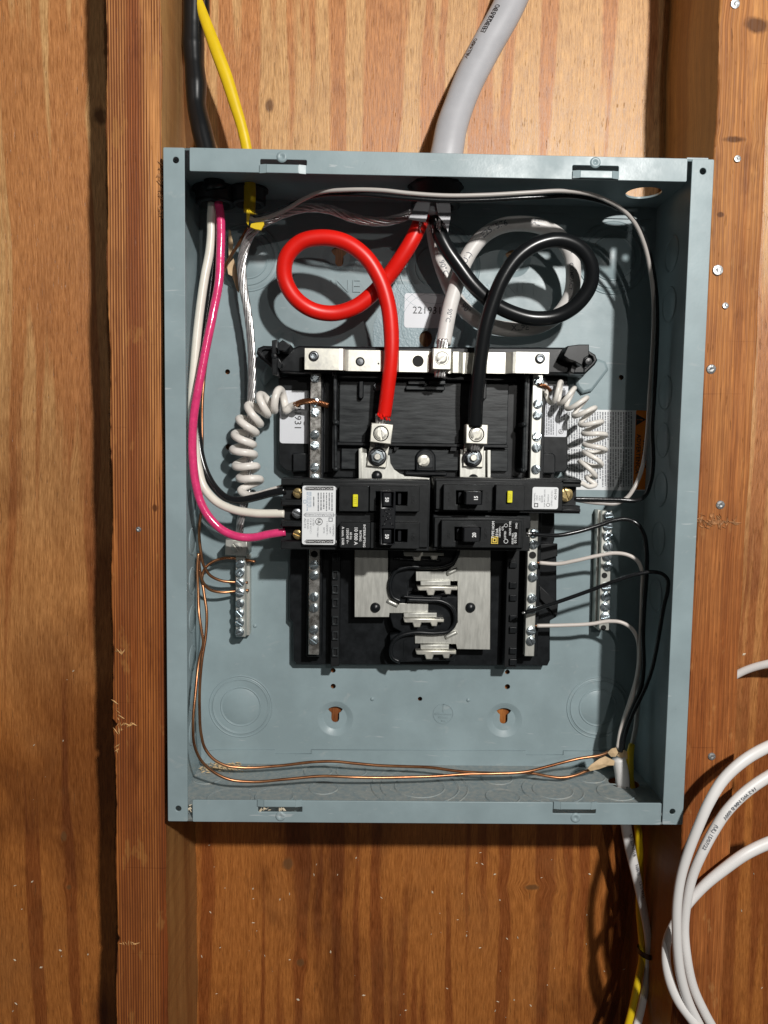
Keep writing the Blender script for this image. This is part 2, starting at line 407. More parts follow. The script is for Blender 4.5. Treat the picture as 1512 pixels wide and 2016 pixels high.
    rg.inputs[3].default_value = rough-.10; rg.inputs[4].default_value = rough+.12; L(fi, rg.inputs[0]); L(rg.outputs[0], b.inputs['Roughness'])
    b.inputs['Specular IOR Level'].default_value = spec
    bp = nd(nt, 'ShaderNodeBump'); bp.inputs['Strength'].default_value = 1; bp.inputs['Distance'].default_value = bump
    h = M('SUBTRACT', h, M('MULTIPLY', fl, .5)); L(h, bp.inputs['Height']); L(bp.outputs[0], b.inputs['Normal'])
    return m
def K(u, v, h, rx, rz):
    p = P(u, v, h); return (p.x, p.z, rx, rz)
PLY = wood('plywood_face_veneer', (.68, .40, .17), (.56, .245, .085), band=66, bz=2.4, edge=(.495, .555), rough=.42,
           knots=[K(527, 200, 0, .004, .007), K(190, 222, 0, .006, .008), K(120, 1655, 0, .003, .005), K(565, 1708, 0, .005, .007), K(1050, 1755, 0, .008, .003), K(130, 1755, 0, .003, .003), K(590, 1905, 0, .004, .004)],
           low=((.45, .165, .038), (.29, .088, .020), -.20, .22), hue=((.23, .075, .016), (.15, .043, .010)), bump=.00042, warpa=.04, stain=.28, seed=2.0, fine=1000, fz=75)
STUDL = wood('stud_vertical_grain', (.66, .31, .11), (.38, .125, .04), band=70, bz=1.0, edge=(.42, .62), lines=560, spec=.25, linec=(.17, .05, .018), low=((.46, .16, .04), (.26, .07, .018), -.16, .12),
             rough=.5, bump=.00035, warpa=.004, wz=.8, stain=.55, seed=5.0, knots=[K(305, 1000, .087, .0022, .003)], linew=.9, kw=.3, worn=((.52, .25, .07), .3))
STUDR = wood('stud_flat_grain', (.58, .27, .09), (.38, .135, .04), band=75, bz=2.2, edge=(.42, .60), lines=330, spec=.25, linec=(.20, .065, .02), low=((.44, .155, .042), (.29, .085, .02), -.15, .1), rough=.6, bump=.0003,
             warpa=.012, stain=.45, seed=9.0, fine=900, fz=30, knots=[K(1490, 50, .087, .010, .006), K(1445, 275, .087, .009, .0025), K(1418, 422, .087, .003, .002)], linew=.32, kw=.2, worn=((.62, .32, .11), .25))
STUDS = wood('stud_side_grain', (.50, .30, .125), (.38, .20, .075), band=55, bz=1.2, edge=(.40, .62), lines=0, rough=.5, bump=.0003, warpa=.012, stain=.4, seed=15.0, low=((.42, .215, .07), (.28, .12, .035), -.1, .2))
# ------------------------------------------------------------------ the wall behind
PLYY = .0065
def ply_sheet():
    x0, x1, z0, z1 = -.9, .9, -.95, .8; nx, nz = 36, 36; rg = random.Random(3)
    vs = []; fs = []
    for j in range(nz+1):
        for i in range(nx+1): vs.append((x0+(x1-x0)*i/nx, PLYY+rg.uniform(-.0003, .0003), z0+(z1-z0)*j/nz))
    for j in range(nz):
        for i in range(nx): a = j*(nx+1)+i; fs.append((a, a+1, a+nx+2, a+nx+1))
    k = len(vs); vs += [(x0, PLYY+.012, z0), (x1, PLYY+.012, z0), (x1, PLYY+.012, z1), (x0, PLYY+.012, z1)]; fs.append((k, k+3, k+2, k+1))
    me = bpy.data.meshes.new('p'); me.from_pydata(vs, [], fs); return me
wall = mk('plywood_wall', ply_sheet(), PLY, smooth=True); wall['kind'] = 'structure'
def stud(x0, x1, y0, mat_, seed, label, notches=()):
    rg = random.Random(seed); z0, z1 = -.95, .8; n = 420; vs = []; fs = []
    e = [rg.uniform(-1, 1) for _ in range(n+1)]; e2 = [rg.uniform(-1, 1) for _ in range(n+1)]
    for j in range(n+1):
        z = z0+(z1-z0)*j/n
        a = .0005*math.sin(z*23+seed)+.0006*math.sin(z*61+seed*2)+.00022*e[j]; b = .0005*math.sin(z*19+seed*3)+.0004*math.sin(z*71)+.0002*e2[j]
        for (nz_, side, dep) in notches:
            if abs(z-nz_) < .0035:
                if side < 0: a += dep
                else: b -= dep
        c = .0012+.0004*e2[j]
        # rounded front arrises
        vs += [(x0+a, PLYY, z), (x0+a, y0+c, z), (x0+a+c*.35, y0+c*.35, z), (x0+a+c, y0, z), (x1+b-c, y0, z), (x1+b-c*.35, y0+c*.35, z), (x1+b, y0+c, z), (x1+b, PLYY, z)]
    for j in range(n):
        for i in range(7): q = j*8+i; fs.append((q, q+1, q+9, q+8))
    me = bpy.data.meshes.new('s'); me.from_pydata(vs, [], fs)
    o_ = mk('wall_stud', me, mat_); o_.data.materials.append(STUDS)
    for i, p in enumerate(o_.data.polygons): p.material_index = 1 if i % 7 in (0, 6) else 0
    return tagged(o_, label, 'stud', 'wall studs either side of the panel')
pl0, pl1 = P(213, 600, .087), P(321, 600, .087)
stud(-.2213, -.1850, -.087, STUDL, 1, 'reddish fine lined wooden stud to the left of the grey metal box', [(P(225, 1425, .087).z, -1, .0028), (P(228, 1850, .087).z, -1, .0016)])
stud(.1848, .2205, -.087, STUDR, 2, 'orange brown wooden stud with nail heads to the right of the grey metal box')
# nails
def nail(u, v, h, rpx, seed, label):
    rg = random.Random(seed); r = rpx/sc(h)
    pr_ = [(r, -.0006), (r, .0003), (r*.9, .0007), (r*.45, .0009), (.00001, .0006)]
    me = lathe_me(pr_, 14)
    for vx in me.vertices: vx.co += Vector((rg.uniform(-1, 1), rg.uniform(-.6, .6), rg.uniform(-1, 1)))*r*.025
    me.transform(Matrix.Rotation(rg.uniform(-.15, .15), 4, 'X')); me.transform(Matrix.Translation(P(u, v, h)))
    o = mk('nail', me, NAILM); tagged(o, label, 'nail', 'nails in the right hand stud'); return o
for q in ((1451.6, 313, 7, 'small nail head just beside the top right corner of the grey box'), (1413, 532, 10.5, 'largest nail head at the left edge of the right stud'),
          (1428, 602, 6.5, 'small nail head below the largest nail head on the right stud'), (1447, 8, 9, 'nail head at the top edge of the photo by the big knot'),
          (1400, 727, 9.5, 'nail head on the right stud close against the upper half of the box side'), (1418, 994, 9, 'nail head above the splintered scratches halfway down the right stud'),
          (1401, 1489, 8, 'lowest nail head on the right stud above the white cable loop')):
    nail(q[0], q[1], .0872, q[2], int(q[0]), q[3])
nl = nail(273, 1042, .0868, 5.5, 4, 'sunken nail in the left stud beside a small chip hole'); nl['group'] = 'nail in the left stud'; del nl['group']
# splinters torn up on the studs
def chips(name, spots, mat_, seed, label, cat, h0=.0, size=(1.5, 5), asp=.35):
    rg = random.Random(seed); vs = []; fs = []
    for (u, v, h) in spots:
        c = P(u, v, h); L_ = rg.uniform(*size)/2500; W_ = L_*asp*rg.uniform(.6, 1.4); a = rg.uniform(0, math.pi); T = .0004
        k = len(vs)
        for dx, dz, dy in ((-L_, -W_*.3, 0), (L_*.2, -W_, 0), (L_, W_*.2, 0), (-L_*.3, W_, 0), (-L_*.5, 0, -T), (L_*.6, 0, -T)):
            vs.append(c+Vector((dx*math.cos(a)-dz*math.sin(a), dy, dx*math.sin(a)+dz*math.cos(a))))
        fs += [(k, k+1, k+5, k+4), (k+1, k+2, k+5), (k+2, k+3, k+4, k+5), (k+3, k, k+4)]
    me = bpy.data.meshes.new('c'); me.from_pydata(vs, [], fs); o = mk(name, me, mat_); tagged(o, label, cat); o['kind'] = 'stuff'; return o
SPL = mat('splintered_wood', (.42, .20, .08), .7, var=.5, vscale=300)
rg = random.Random(5)
chips('wood_splinters', [(rg.gauss(1405, 20), rg.gauss(1027, 5), .0873) for _ in range(60)], SPL, 6, 'splintered scratch marks across the right stud below a nail head', 'splinters', size=(3, 9), asp=.2)
chips('wood_splinters', [(rg.gauss(316, 2.5), v, .0875) for v in [rg.choice((rg.gauss(335, 10), rg.gauss(390, 22))) for _ in range(26)]], SPL, 8, 'splinters along the left stud edge beside the top left corner of the box', 'splinters', size=(3, 8), asp=.3)
chips('wood_splinters', [(232+i*4.5, 1426+rg.uniform(-1.5, 1.5), .0875) for i in range(8)]+[(230+i*4, 1282+i*.6, .0875) for i in range(4)]+[(238+i*5, 1857+rg.uniform(-1, 1), .0875) for i in range(7)]+[(rg.uniform(226, 240), rg.uniform(1370, 1480), .0875) for _ in range(14)], mat('fresh_cut_wood', (.62, .36, .14), .7, var=.3, vscale=300), 18, 'pale cut marks and splinters along the left edge of the left stud', 'splinters', size=(3, 9), asp=.16)
CHIPW = mat('pale_wood_chips', (.72, .62, .46), .7)
sp = [(412, 1664, 5), (570, 1760, 4), (618, 1722, 4), (623, 1702, 3), (414, 1796, 4), (866, 1798, 4), (984, 1772, 6), (998, 1848, 5), (868, 1836, 3), (945, 1866, 3), (985, 1912, 3), (980, 1972, 4), (975, 1990, 3), (788, 1998, 3), (397, 1883, 3), (388, 1900, 3), (795, 1957, 3), (1066, 1728, 3), (173, 1879, 4), (43, 1790, 4), (1484, 1720, 6), (1460, 1793, 3), (1500, 1945, 3), (1465, 1288, 3), (370, 1680, 3), (372, 1720, 3), (379, 1780, 3)]
chips('wood_chips_in_slots', [(rg.uniform(509, 532), rg.uniform(1590, 1596), .0975) for _ in range(10)]+[(rg.uniform(548, 566), rg.uniform(1588, 1596), .0982) for _ in range(7)]+[(rg.uniform(372, 377), rg.uniform(1585, 1600), .097) for _ in range(5)], CHIPW, 19, 'crumbs of pale wood caught in the lower left slot of the box lip', 'wood chips', size=(1.5, 5), asp=.4)
sp = [(u, v, -PLYY+.0003) for u, v, _ in sp]+[(rg.uniform(385, 1230), rg.uniform(1670, 2010), -PLYY+.0003) for _ in range(45)]+[(rg.uniform(5, 180), rg.uniform(1300, 2010), -PLYY+.0003) for _ in range(14)]
chips('wood_chips', sp, CHIPW, 9, 'pale chips and specks stuck to the plywood below the box', 'wood chips', size=(1, 4.2), asp=.45)
# ------------------------------------------------------------------ enclosure
W, H, D = .361, .4547, .098; T_ = .0014
hx, hz = W/2, H/2
enc = thing('electrical_panel_enclosure', 'grey painted open metal breaker panel box fixed between two studs', 'electrical panel', (0, 0, -hz))
def keyhole(u, v, h, flip=False):
    p = P(u, v, h); s = sc(0); r1, r2 = 16/s, 8/s; out = []
    a0 = math.asin(r2/r1)
    for k in range(19):
        a = -math.pi/2+a0+(2*math.pi-2*a0)*k/18; out.append((p.x+r1*math.cos(a), p.z+.002+r1*math.sin(a)))
    for k in range(7):
        a = math.pi+math.pi*k/6; out.append((p.x+r2*math.cos(a), p.z-.0085+r2*math.sin(a)))
    return out
kh = [(660, 1415, 1397), (993, 1418, 1400), (668, 505, 493), (1012, 512, 500)]
holes = [pc(u, v, 0, 36 if v > 800 else 33, 28) for u, v, _ in kh]
holes += [pc(838, 667, 0, 12.5, 20, 1, 1.25)]
holes += [pc(u, v, 0, r, 14) for u, v, r in ((656, 1320, 5), (656, 1351, 5.2), (999, 1323, 5), (999, 1352, 5.5), (827, 1376, 4.6), (448, 732, 5), (1223, 743, 5), (450, 880, 6))]
back = slab('back_sheet', rr(-hx+T_, -hz+T_, hx-T_, hz-T_), -T_, 0, GREY, enc, holes)
for i, (u, v, kv) in enumerate(kh):
    R1 = (36 if v > 800 else 33)/sc(0)
    lathe_at('mounting_dimple', [(R1+.0001, -.00005), (R1-.0006, -.0002), (R1-.0042, -.0021), (R1-.0052, -.0025)], u, v, 0, GREY, enc, 36, True)
    p = P(u, v, 0); q = P(u, kv, 0)
    slab('mounting_pad', circ(p.x, p.z, R1-.0048, 30), -.0036, -.0025, GREY, enc, [keyhole(u, kv, 0)])
# dark collar of the small holes, raised pips
for u, v in ((733, 1376), (922, 1378), (502, 1232), (1148, 880)):
    lathe_at('raised_pip', [(.0018, 0), (.0015, .0006), (.0007, .001), (.00001, .0011)], u, v, 0, GREY, enc, 14, True)
def ring_prof(r, w_=.0009, hgt=.0008, groove=True):
    return [(r+w_, .00002), (r+w_*.5, hgt*.8), (r+w_*.15, hgt), (r-w_*.1, .00003), (r-w_*.45, hgt*.4), (r-w_, .00002)]
def knockout(parent, loc, rot, radii, disc=True):
    mes = []
    for i, r in enumerate(radii):
        pf = ring_prof(r)
        mes.append(lathe_me(pf, 48))
        if disc and i % 2 == 0: mes.append(lathe_me([(r-.0008, .00003), (r-.0012, .0003), (radii[i+1]+.0014 if i+1 < len(radii) else .00001, .00032)], 48))
    me = join(mes); me.transform(Matrix.Rotation(0, 4, 'X'))
    if rot: me.transform(rot)
    me.transform(Matrix.Translation(loc)); return mk('knockout', me, GREY, parent, True)
for u, v, rad in ((474, 1391, (62, 55, 39)), (1177, 1393, (62, 55, 37)), (487, 508, (62, 50, 38)), (1206, 508, (68, 56, 42)), (858, 525, (84, 70, 55, 38)), (852, 640, (70, 60))):
    o = knockout(enc, P(u, v, 0), None, [r/sc(0) for r in rad])
    if (u, v) == (852, 640): o.name = 'embossed_ring'
# rough central embossed pad
slab('embossed_panel', px([(770, 560), (965, 560), (965, 690), (735, 690), (735, 640)], 0), .00005, .0005, GREYROUGH, enc, [pc(838, 667, 0, 14, 20, 1, 1.25)])
# tie-down hoods stamped out of the sheet
hood = px([(1128, 738), (1176, 706), (1192, 712), (1198, 728), (1166, 770), (1146, 776), (1134, 762)], .003)
sh_ = slab('stamped_hood', hood, 0, .0052, GREY, enc, bev=.0025)
for p_ in sh_.data.polygons: p_.use_smooth = True
slab('stamped_hood', px([(556, 655), (578, 655), (580, 720), (540, 740), (520, 760), (512, 745)], .003), 0, .0045, GREY, enc, bev=.002)
# earth symbol
em = [slab_me(pc(873, 1405, 0, 21, 28), 0, .0005, [pc(873, 1405, 0, 19, 28)]), slab_me(pr(872, 1386, 874, 1402, 0), 0, .0005), slab_me(pr(856, 1404, 890, 1406.5, 0), 0, .0006), slab_me(pr(863, 1411, 882, 1413, 0), 0, .0006), slab_me(pr(869, 1418, 877, 1420, 0), 0, .0006)]
mk('earth_symbol', join(em), GREY, enc)
text_at('LINE', 669, 564, 0, 25, 0, GREY, enc, 'embossed_lettering', sx=1.15, ext=.0004, offset=-.02)
text_at('LINE', 1013, 567, 0, 25, 180, GREY, enc, 'embossed_lettering', sx=1.2, ext=.0004, offset=-.02)
# walls
wf = -hx+T_
mk('left_wall', box_me(-hx, -hx+T_, -D+.0006, 0, -hz, hz), GREY, enc)
mk('right_wall', box_me(hx-T_, hx, -D+.0006, 0, -hz, hz), GREY, enc)
def wall_z(z0, z1, holes, m, name):
    me = curve_mesh([rr(-hx+T_, -D+.0006, hx-T_, 0)]+holes, (z1-z0)/2, 0); me.transform(Matrix.Translation((0, 0, (z0+z1)/2))); return mk(name, me, m, enc)
def on_z(u, v, z):
    d = CR @ Vector(((u-756)/FPX, -(v-1008)/FPX, -1)); t = (z-CAM.z)/d.z; return CAM+d*t
def on_x(u, v, x):
    d = CR @ Vector(((u-756)/FPX, -(v-1008)/FPX, -1)); t = (x-CAM.x)/d.x; return CAM+d*t
tz, bz_ = hz-T_, -hz+T_
th = on_z(1267, 380, tz)
tholes = [circ(th.x, th.y, .0128, 32)]
fits = [(425, 372, .0150), (490, 372, .0125), (858, 366, .0195)]
for u, v, r in fits:
    q = on_z(u, v, tz); tholes.append(circ(q.x, q.y, r*.8, 28))
wall_z(tz, hz, tholes, GREY, 'top_wall')
be = on_z(1228, 1540, bz_)
wall_z(-hz, bz_, [circ(be.x, min(be.y, -.02), .012, 28)], GREYDUST, 'bottom_wall')
rotz = Matrix.Rotation(math.pi/2, 4, 'X')      # lathe axis -Y -> -Z... used for floor
def rot_to(ax): return Vector((0, -1, 0)).rotation_difference(Vector(ax)).to_matrix().to_4x4()
for u, v, rad in ((408, 1532, (.011,)), (452, 1572, (.016,)), (540, 1568, (.014,)), (637, 1552, (.0105,)), (626, 1519, (.011,)), (692, 1519, (.012,)), (826, 1549, (.037, .030, .019)), (978, 1532, (.012,)), (990, 1569, (.0125,)), (1088, 1556, (.023, .015)), (1160, 1529, (.012,)), (1213, 1560, (.014,))):
    o = knockout(enc, on_z(u, v, bz_)+Vector((0, 0, .00005)), rot_to((0, 0, 1)), rad, False); o.data.materials[0] = GREYDUST
for v in (990, 1066, 1143, 1219, 1296, 1372, 1440):
    knockout(enc, Vector((-hx+T_+.00005, on_x(378, v, -hx+T_).y, on_x(378, v, -hx+T_).z)), rot_to((1, 0, 0)), (.0098,), True)
for v in (500, 600, 773, 867, 963, 1060, 1170):
    q = on_x(1310-(v-773)*.047, v, hx-T_)
    knockout(enc, Vector((hx-T_-.00005, q.y, q.z)), rot_to((-1, 0, 0)), (.0125,), True)
# flanges lapping over the back sheet
def fl(pts, name): return slab(name, px(pts, .0006), .0001, .0012, GREY, enc)
fl([(412, 1478), (424, 1476), (541, 1476), (541, 1484), (613, 1484), (613, 1476), (1035, 1478), (1035, 1486), (1109, 1486), (1109, 1478), (1262, 1479), (1255, 1512), (396, 1508)], 'bottom_flange')
fl([(386, 388), (1286, 402), (1284, 432), (1120, 428), (1120, 420), (1040, 419), (1040, 427), (640, 422), (640, 414), (560, 413), (560, 421), (388, 419)], 'top_flange')
# front lips
LW = .0153
def lip(name, x0, x1, z0, z1, slots, holes_=()):
    me = slab_me(rr(x0, z0, x1, z1, .0008, 2), D-T_, D, [rr(*s, .0008, 2) for s in slots]+list(holes_), bev=.0003)
    return mk(name, me, GREY, enc)
lip('left_lip', -hx-.0003, -hx+LW-.0018, -hz, hz, [], [pc(346, 315, D, 6, 16), pc(351, 1592, D, 6, 16)])
lip('right_lip', hx-LW+.0010, hx+.0003, -hz, hz, [], [pc(1384, 337, D, 6.2, 16), pc(1324, 1598, D, 6, 16)])
def rect(u0, v0, u1, v1, h=D):
    a, b = P(u0, (v0+v1)/2, h), P(u1, (v0+v1)/2, h); c, d = P((u0+u1)/2, v0, h), P((u0+u1)/2, v1, h); return (a.x, d.z, b.x, c.z)
xl, xr = P(373, 320, D).x, P(1353, 335, D).x
zt1 = P(800, 346, D).z
lip('top_lip', xl, xr, zt1, hz+.0002, [rect(512, 314, 604, 325), rect(1127, 326, 1218, 338)])
xl2, xr2 = P(379, 1600, D).x, P(1302, 1600, D).x
zb1 = P(800, 1578, D).z
lip('bottom_lip', xl2, xr2, -hz-.0002, zb1, [rect(508, 1587, 595, 1599), rect(1088, 1592, 1173, 1602)])
# corner returns inside the gaps and pushed-out tabs
for (u0, v0, u1, v1) in ((525, 326, 589, 343), (1140, 338, 1204, 353), (520, 1573, 582, 1586), (1102, 1577, 1162, 1591)):
    x0, z0, x1, z1 = rect(u0, v0, u1, v1)
    me = box_me(x0, x1, -D-.0024, -D-.0008, z0, z1, .0005); mk('cover_tab', me, GREY, enc)
    for a, b in ((x0-.0045, x0), (x1, x1+.0045)):
        m2 = box_me(a, b, -D-.0012, -D-.0002, z0, z1); 
        for vx in m2.vertices:
            edge = (abs(vx.co.x-x0) < 1e-5) or (abs(vx.co.x-x1) < 1e-5)
            if edge: vx.co.y -= .0011
        mk('tab_shoulder', m2, GREY, enc)
for u, v in ((555, 309), (1172, 320), (552, 1607), (1133, 1610)):
    lathe_at('lip_dimple', [(.0036, 0), (.0031, .0006), (.0023, .0009), (.0014, .0004), (.00001, -.0001)], u, v, D, GREY, enc, 20, True)
mk('corner_tab', box_me(P(1354, 310, D).x, P(1396, 310, D).x, -D+.0012, -.07, hz-.0002, hz+.0012), GREY, enc)
# side label strip on the right wall
def side_label():
    a = on_x(1344, 660, hx-T_); z0 = P(1312, 1245, .09).z; y0, y1 = -.0955, -.0790
    x = hx-T_-.0004
    me = box_me(x-.00015, x, y0, y1, -.105, .105, 0); return mk('side_label', me, LAB, enc)
sl = side_label()
rg = random.Random(12); vs = []; fs = []
for yy in (-.0935, -.0915, -.0895, -.0872, -.0850, -.0828, -.0808):
    z = .1
    while z > -.1:
        L_ = rg.uniform(.002, .012)
        if rg.random() < .6:
            k = len(vs); x = hx-T_-.0006; t = rg.uniform(.0003, .0006)
            vs += [(x, yy-t, z), (x, yy+t, z), (x, yy+t, z-L_), (x, yy-t, z-L_)]; fs.append((k, k+1, k+2, k+3))
        z -= L_+rg.uniform(.0005, .002)
me = bpy.data.meshes.new('d'); me.from_pydata(vs, [], fs); mk('fine_print', me, GINK, sl)
# warning label on the back sheet
wlb = slab('warning_label', pr(1113, 807, 1275, 965, 0, .0015), .00005, .00015, LABW, enc)
ora = slab('orange_band', pr(1249, 808, 1274, 964, 0, .0008), .00018, .00024, ORANGE, wlb)
slab('warning_triangle', px([(1252, 815), (1252, 838), (1272, 826)], 0), .00028, .00032, INK, wlb)
text_at('!', 1260, 826.5, .00034, 11, 90, ORANGE, wlb, 'exclamation_mark', ext=.00002)
text_at('ADVERTENCIA', 1256, 894, .0003, 8.2, 90, INK, wlb, ext=.00003, sx=1.0, offset=.015)
text_at('WARNING', 1268, 894, .0003, 8.2, 90, INK, wlb, ext=.00003, sx=1.0, offset=.015)
mk('fine_print', join([dashes_me(1118, 811, 1247, 880, .0002, 5.1, 2.6, seed=3), dashes_me(1118, 884, 1247, 959, .0002, 5.1, 2.6, seed=4)]), GINK, wlb)
# plain number sticker on the back sheet
st_ = slab('number_sticker', pr(796, 578, 874, 646, 0, .0022), .0006, .0007, LAB, enc)
text_at('221931', 812, 611, .00075, 13.5, 0, INK, st_, ext=.00003, align='LEFT')
# ------------------------------------------------------------------ sawdust and dust on the floor of the box
def floor_bits(name, n, cx, cz_, sx_, sz_, m, label, big=.0018, seed=3, cat='sawdust'):
    rg = random.Random(seed); vs = []; fs = []
    for _ in range(n):
        x = cx+rg.gauss(0, 1)*sx_ if sx_ < .1 else rg.uniform(-.17, .165); y = cz_+rg.gauss(0, 1)*sz_ if sx_ < .1 else -rg.uniform(.002, .094)
        x = max(-.176, min(.172, x)); y = max(-.094, min(-.003, y)); s = rg.uniform(.25, 1)*big; a = rg.uniform(0, 6.28)
        z = bz_+.0002+rg.uniform(0, .0018 if sx_ < .1 else .0002)
        k = len(vs)
        for q, (l, ww, hh) in enumerate(((-1, -.3, 0), (1, -.25, 0), (.9, .3, .2), (-.8, .35, .1), (0, 0, .5))):
            vs.append((x+s*(l*math.cos(a)-ww*math.sin(a)), y+s*(l*math.sin(a)+ww*math.cos(a)), z+s*hh))
        fs += [(k, k+1, k+4), (k+1, k+2, k+4), (k+2, k+3, k+4), (k+3, k, k+4)]
    me = bpy.data.meshes.new('c'); me.from_pydata(vs, [], fs); o = mk(name, me, m); tagged(o, label, cat); o['kind'] = 'stuff'
sd = on_z(441, 1513, bz_)
floor_bits('sawdust_pile', 170, sd.x, sd.y, .010, .0045, DUSTM, 'small heap of pale sawdust in the lower left corner of the box', .0022, 5)
floor_bits('sawdust_specks', 420, 0, 0, 1, 1, mat('pale_dust', (.5, .5, .47), .8), 'pale dust specks scattered over the floor of the box', .00065, 8, 'dust')
# ------------------------------------------------------------------ screws
def screw_me(r, slot=.20, dome=.25, sq=True, base=.0006):
    """flat-domed head with a real slot, axis -Y, slot along X"""
    mes = [lathe_me([(r, -.0012), (r, base), (r*.93, base+.0003), (.00001, base+.0003)], 20)]
    for p in mes[0].polygons: p.material_index = 1
    for s in (1, -1):
        pts = [(r*.9*math.cos(a), s*r*.9*math.sin(a)) for a in [math.asin(slot)+(math.pi-2*math.asin(slot))*k/9 for k in range(10)]]
        if s < 0: pts = pts[::-1]
        k = len(pts); vs = []; fs = []
        for hh, f in ((base+.0002, 1.0), (base+.0010, .97), (base+.0010+dome*.0012, .6)):
            for x, z in pts:
                zz = z*f if abs(z) > r*slot*1.05 else z
                vs.append((x*f, -hh, zz if abs(zz) > r*slot else s*r*slot))
        for j in range(2):
            for i in range(k): a, b = j*k+i, j*k+(i+1) % k; fs.append((a, b, b+k, a+k))
        fs.append(tuple(2*k+i for i in range(k)))
        me = bpy.data.meshes.new('s'); me.from_pydata(vs, [], fs); mes.append(me)
    me = join(mes); me.validate(); return me
def smat(me, m):
    me.materials.clear(); me.materials.append(m); me.materials.append(PIT); return me  # slot floor and rim get the recess shade as colour
SCR = {}
def screw(parent, u, v, h, rpx, ang=None, m=None, slot=.18, name='screw', rg=random.Random(21)):
    m = m or ZINC; key = (round(rpx, 1), h, m.name, slot)
    if key not in SCR:
        me = screw_me(rpx/sc(h), slot); smat(me, m); me.name = name; SCR[key] = me
    o = bpy.data.objects.new(name, SCR[key]); p = P(u, v, h); o.location = p-wl(parent)
    o.rotation_euler = (rg.uniform(-.10, .10), rg.uniform(0, 3.14) if ang is None else ang, rg.uniform(-.10, .10))
    linkobj(o, parent); WL[o.name] = p.copy(); return o
# ------------------------------------------------------------------ bus interior
bi = thing('bus_interior', 'black plastic interior with silver bus bars, neutral bars and lugs mounted in the box', 'bus assembly', P(830, 1305, 0))
base = slab('base_plate', px([(577, 925), (1092, 925), (1092, 1062), (1088, 1075), (1096, 1085), (1096, 1215), (1083, 1222), (1083, 1300), (1078, 1311), (584, 1308), (577, 1300), (577, 1226), (570, 1218), (571, 1060), (577, 1055)], .012), .002, .012, BLACK, bi, bev=.0008)
slab('upper_base_panel', px([(548, 742), (660, 738), (660, 932), (576, 930), (562, 926), (549, 914)], .016), .003, .016, BLACK, bi, bev=.0008)
slab('upper_base_panel', px([(1040, 742), (1118, 742), (1118, 922), (1111, 930), (1040, 930)], .016), .003, .016, BLACK, bi, bev=.0008)
slab('stepped_block', px([(577, 892), (612, 892), (612, 928), (577, 928)], .020), .016, .021, BLACK, bi, bev=.0008)
slab('stepped_block', px([(1066, 892), (1088, 892), (1093, 898), (1093, 932), (1066, 932)], .020), .016, .021, BLACK, bi, bev=.0008)
slab('side_wing', px([(1060, 1070), (1096, 1070), (1096, 1094), (1060, 1104)], .014), .012, .017, BLACKD, bi, bev=.0006)
slab('side_wing', px([(1062, 1152), (1098, 1188), (1096, 1212), (1088, 1206), (1062, 1178)], .014), .012, .016, BLACKD, bi, bev=.0006)
# side channels carrying the neutral bars
for (u0, u1) in ((606, 636), (1040, 1066)):
    slab('bar_rail', pr(u0, 738, u1, 1292, .022, .001), .012, .0240, BLACK, bi, bev=.0006)
slab('slotted_channel', pr(652, 1070, 669, 1312, .026, .0006), .012, .026, BLACKD, bi, bev=.0005)
slab('slotted_channel', pr(996, 1070, 1020, 1314, .026, .0006), .012, .026, BLACKD, bi, bev=.0005)
for v in (1097, 1132, 1160, 1187, 1222, 1251, 1284):
    slab('channel_tooth', pr(654, v-9, 666, v+9, .0275, .0004), .026, .0280, SLATE, bi, [pr(656.5, v-6, 664, v+6, .0275)], .0002)
for v in (1106, 1146, 1171, 1211, 1234, 1275, 1297):
    slab('channel_tooth', pr(1003, v, 1017, v+12, .0275, .0004), .026, .0285, BLACK, bi, bev=.0004)
# central recessed housing
slab('centre_housing', pr(655, 737, 1040, 943, .018, .001), .010, .0185, BLACK, bi, bev=.0008)
slab('scuffed_face', pr(668, 753, 1000, 873, .0245, .0008), .018, .0245, SLATE, bi, bev=.0005)
slab('scuffed_face', pr(672, 884, 905, 925, .023, .0008), .018, .023, SLATE, bi, bev=.0005)
slab('scuffed_face', pr(966, 884, 1000, 928, .023, .0008), .018, .023, SLATE, bi, bev=.0005)
slab('top_rail', pr(664, 738, 1020, 748, .031, .0004), .018, .031, BLACK, bi, bev=.0008)
slab('ledge', pr(664, 873, 1000, 879, .029, .0003), .018, .029, BLACK, bi, bev=.0004)
slab('ledge', px([(776, 881), (786, 881), (781, 887), (776, 887)], .028), .018, .028, BLACK, bi)
slab('ledge', px([(888, 881), (900, 881), (898, 888), (886, 888)], .028), .018, .028, BLACK, bi)
slab('rib', pr(706, 749, 716, 785, .030, .0018), .0245, .030, BLACK, bi, bev=.0008)
slab('rib', pr(951, 749, 958, 786, .029, .001), .0245, .029, BLACK, bi, bev=.0006)
slab('latch_bracket', pr(799, 760, 876, 768, .029, .001), .0245, .029, SLATE, bi, bev=.0006)
slab('latch_bracket', pr(803, 749, 838, 757, .030, .001), .0245, .030, BLACK, bi, bev=.0006)
slab('latch_bracket', pr(844, 749, 878, 757, .030, .001), .0245, .030, SLATE, bi, bev=.0006)
screw(bi, 742, 762, .0248, 8, .6, STEELD, name='recessed_screw')
arch = [(818, 928), (818, 902)]+[(838+20*math.cos(a), 902-19*math.sin(a)) for a in [math.pi*k/10 for k in range(10, -1, -1)]][1:]+[(858, 928)]
slab('screw_boss', px(arch, .026), .018, .026, BLACK, bi, bev=.0012)
slab('screw_boss', px([(824+(u-818)*.72, 905+(v-905)*.72) for u, v in arch], .0275), .0255, .0268, SLATE, bi, bev=.0004)
screw(bi, 834, 907, .0268, 12, -.75, TIN, name='panel_screw')
slab('lower_ledge', pr(797, 929, 880, 936, .030, .001), .018, .031, BLACK, bi, bev=.0008)
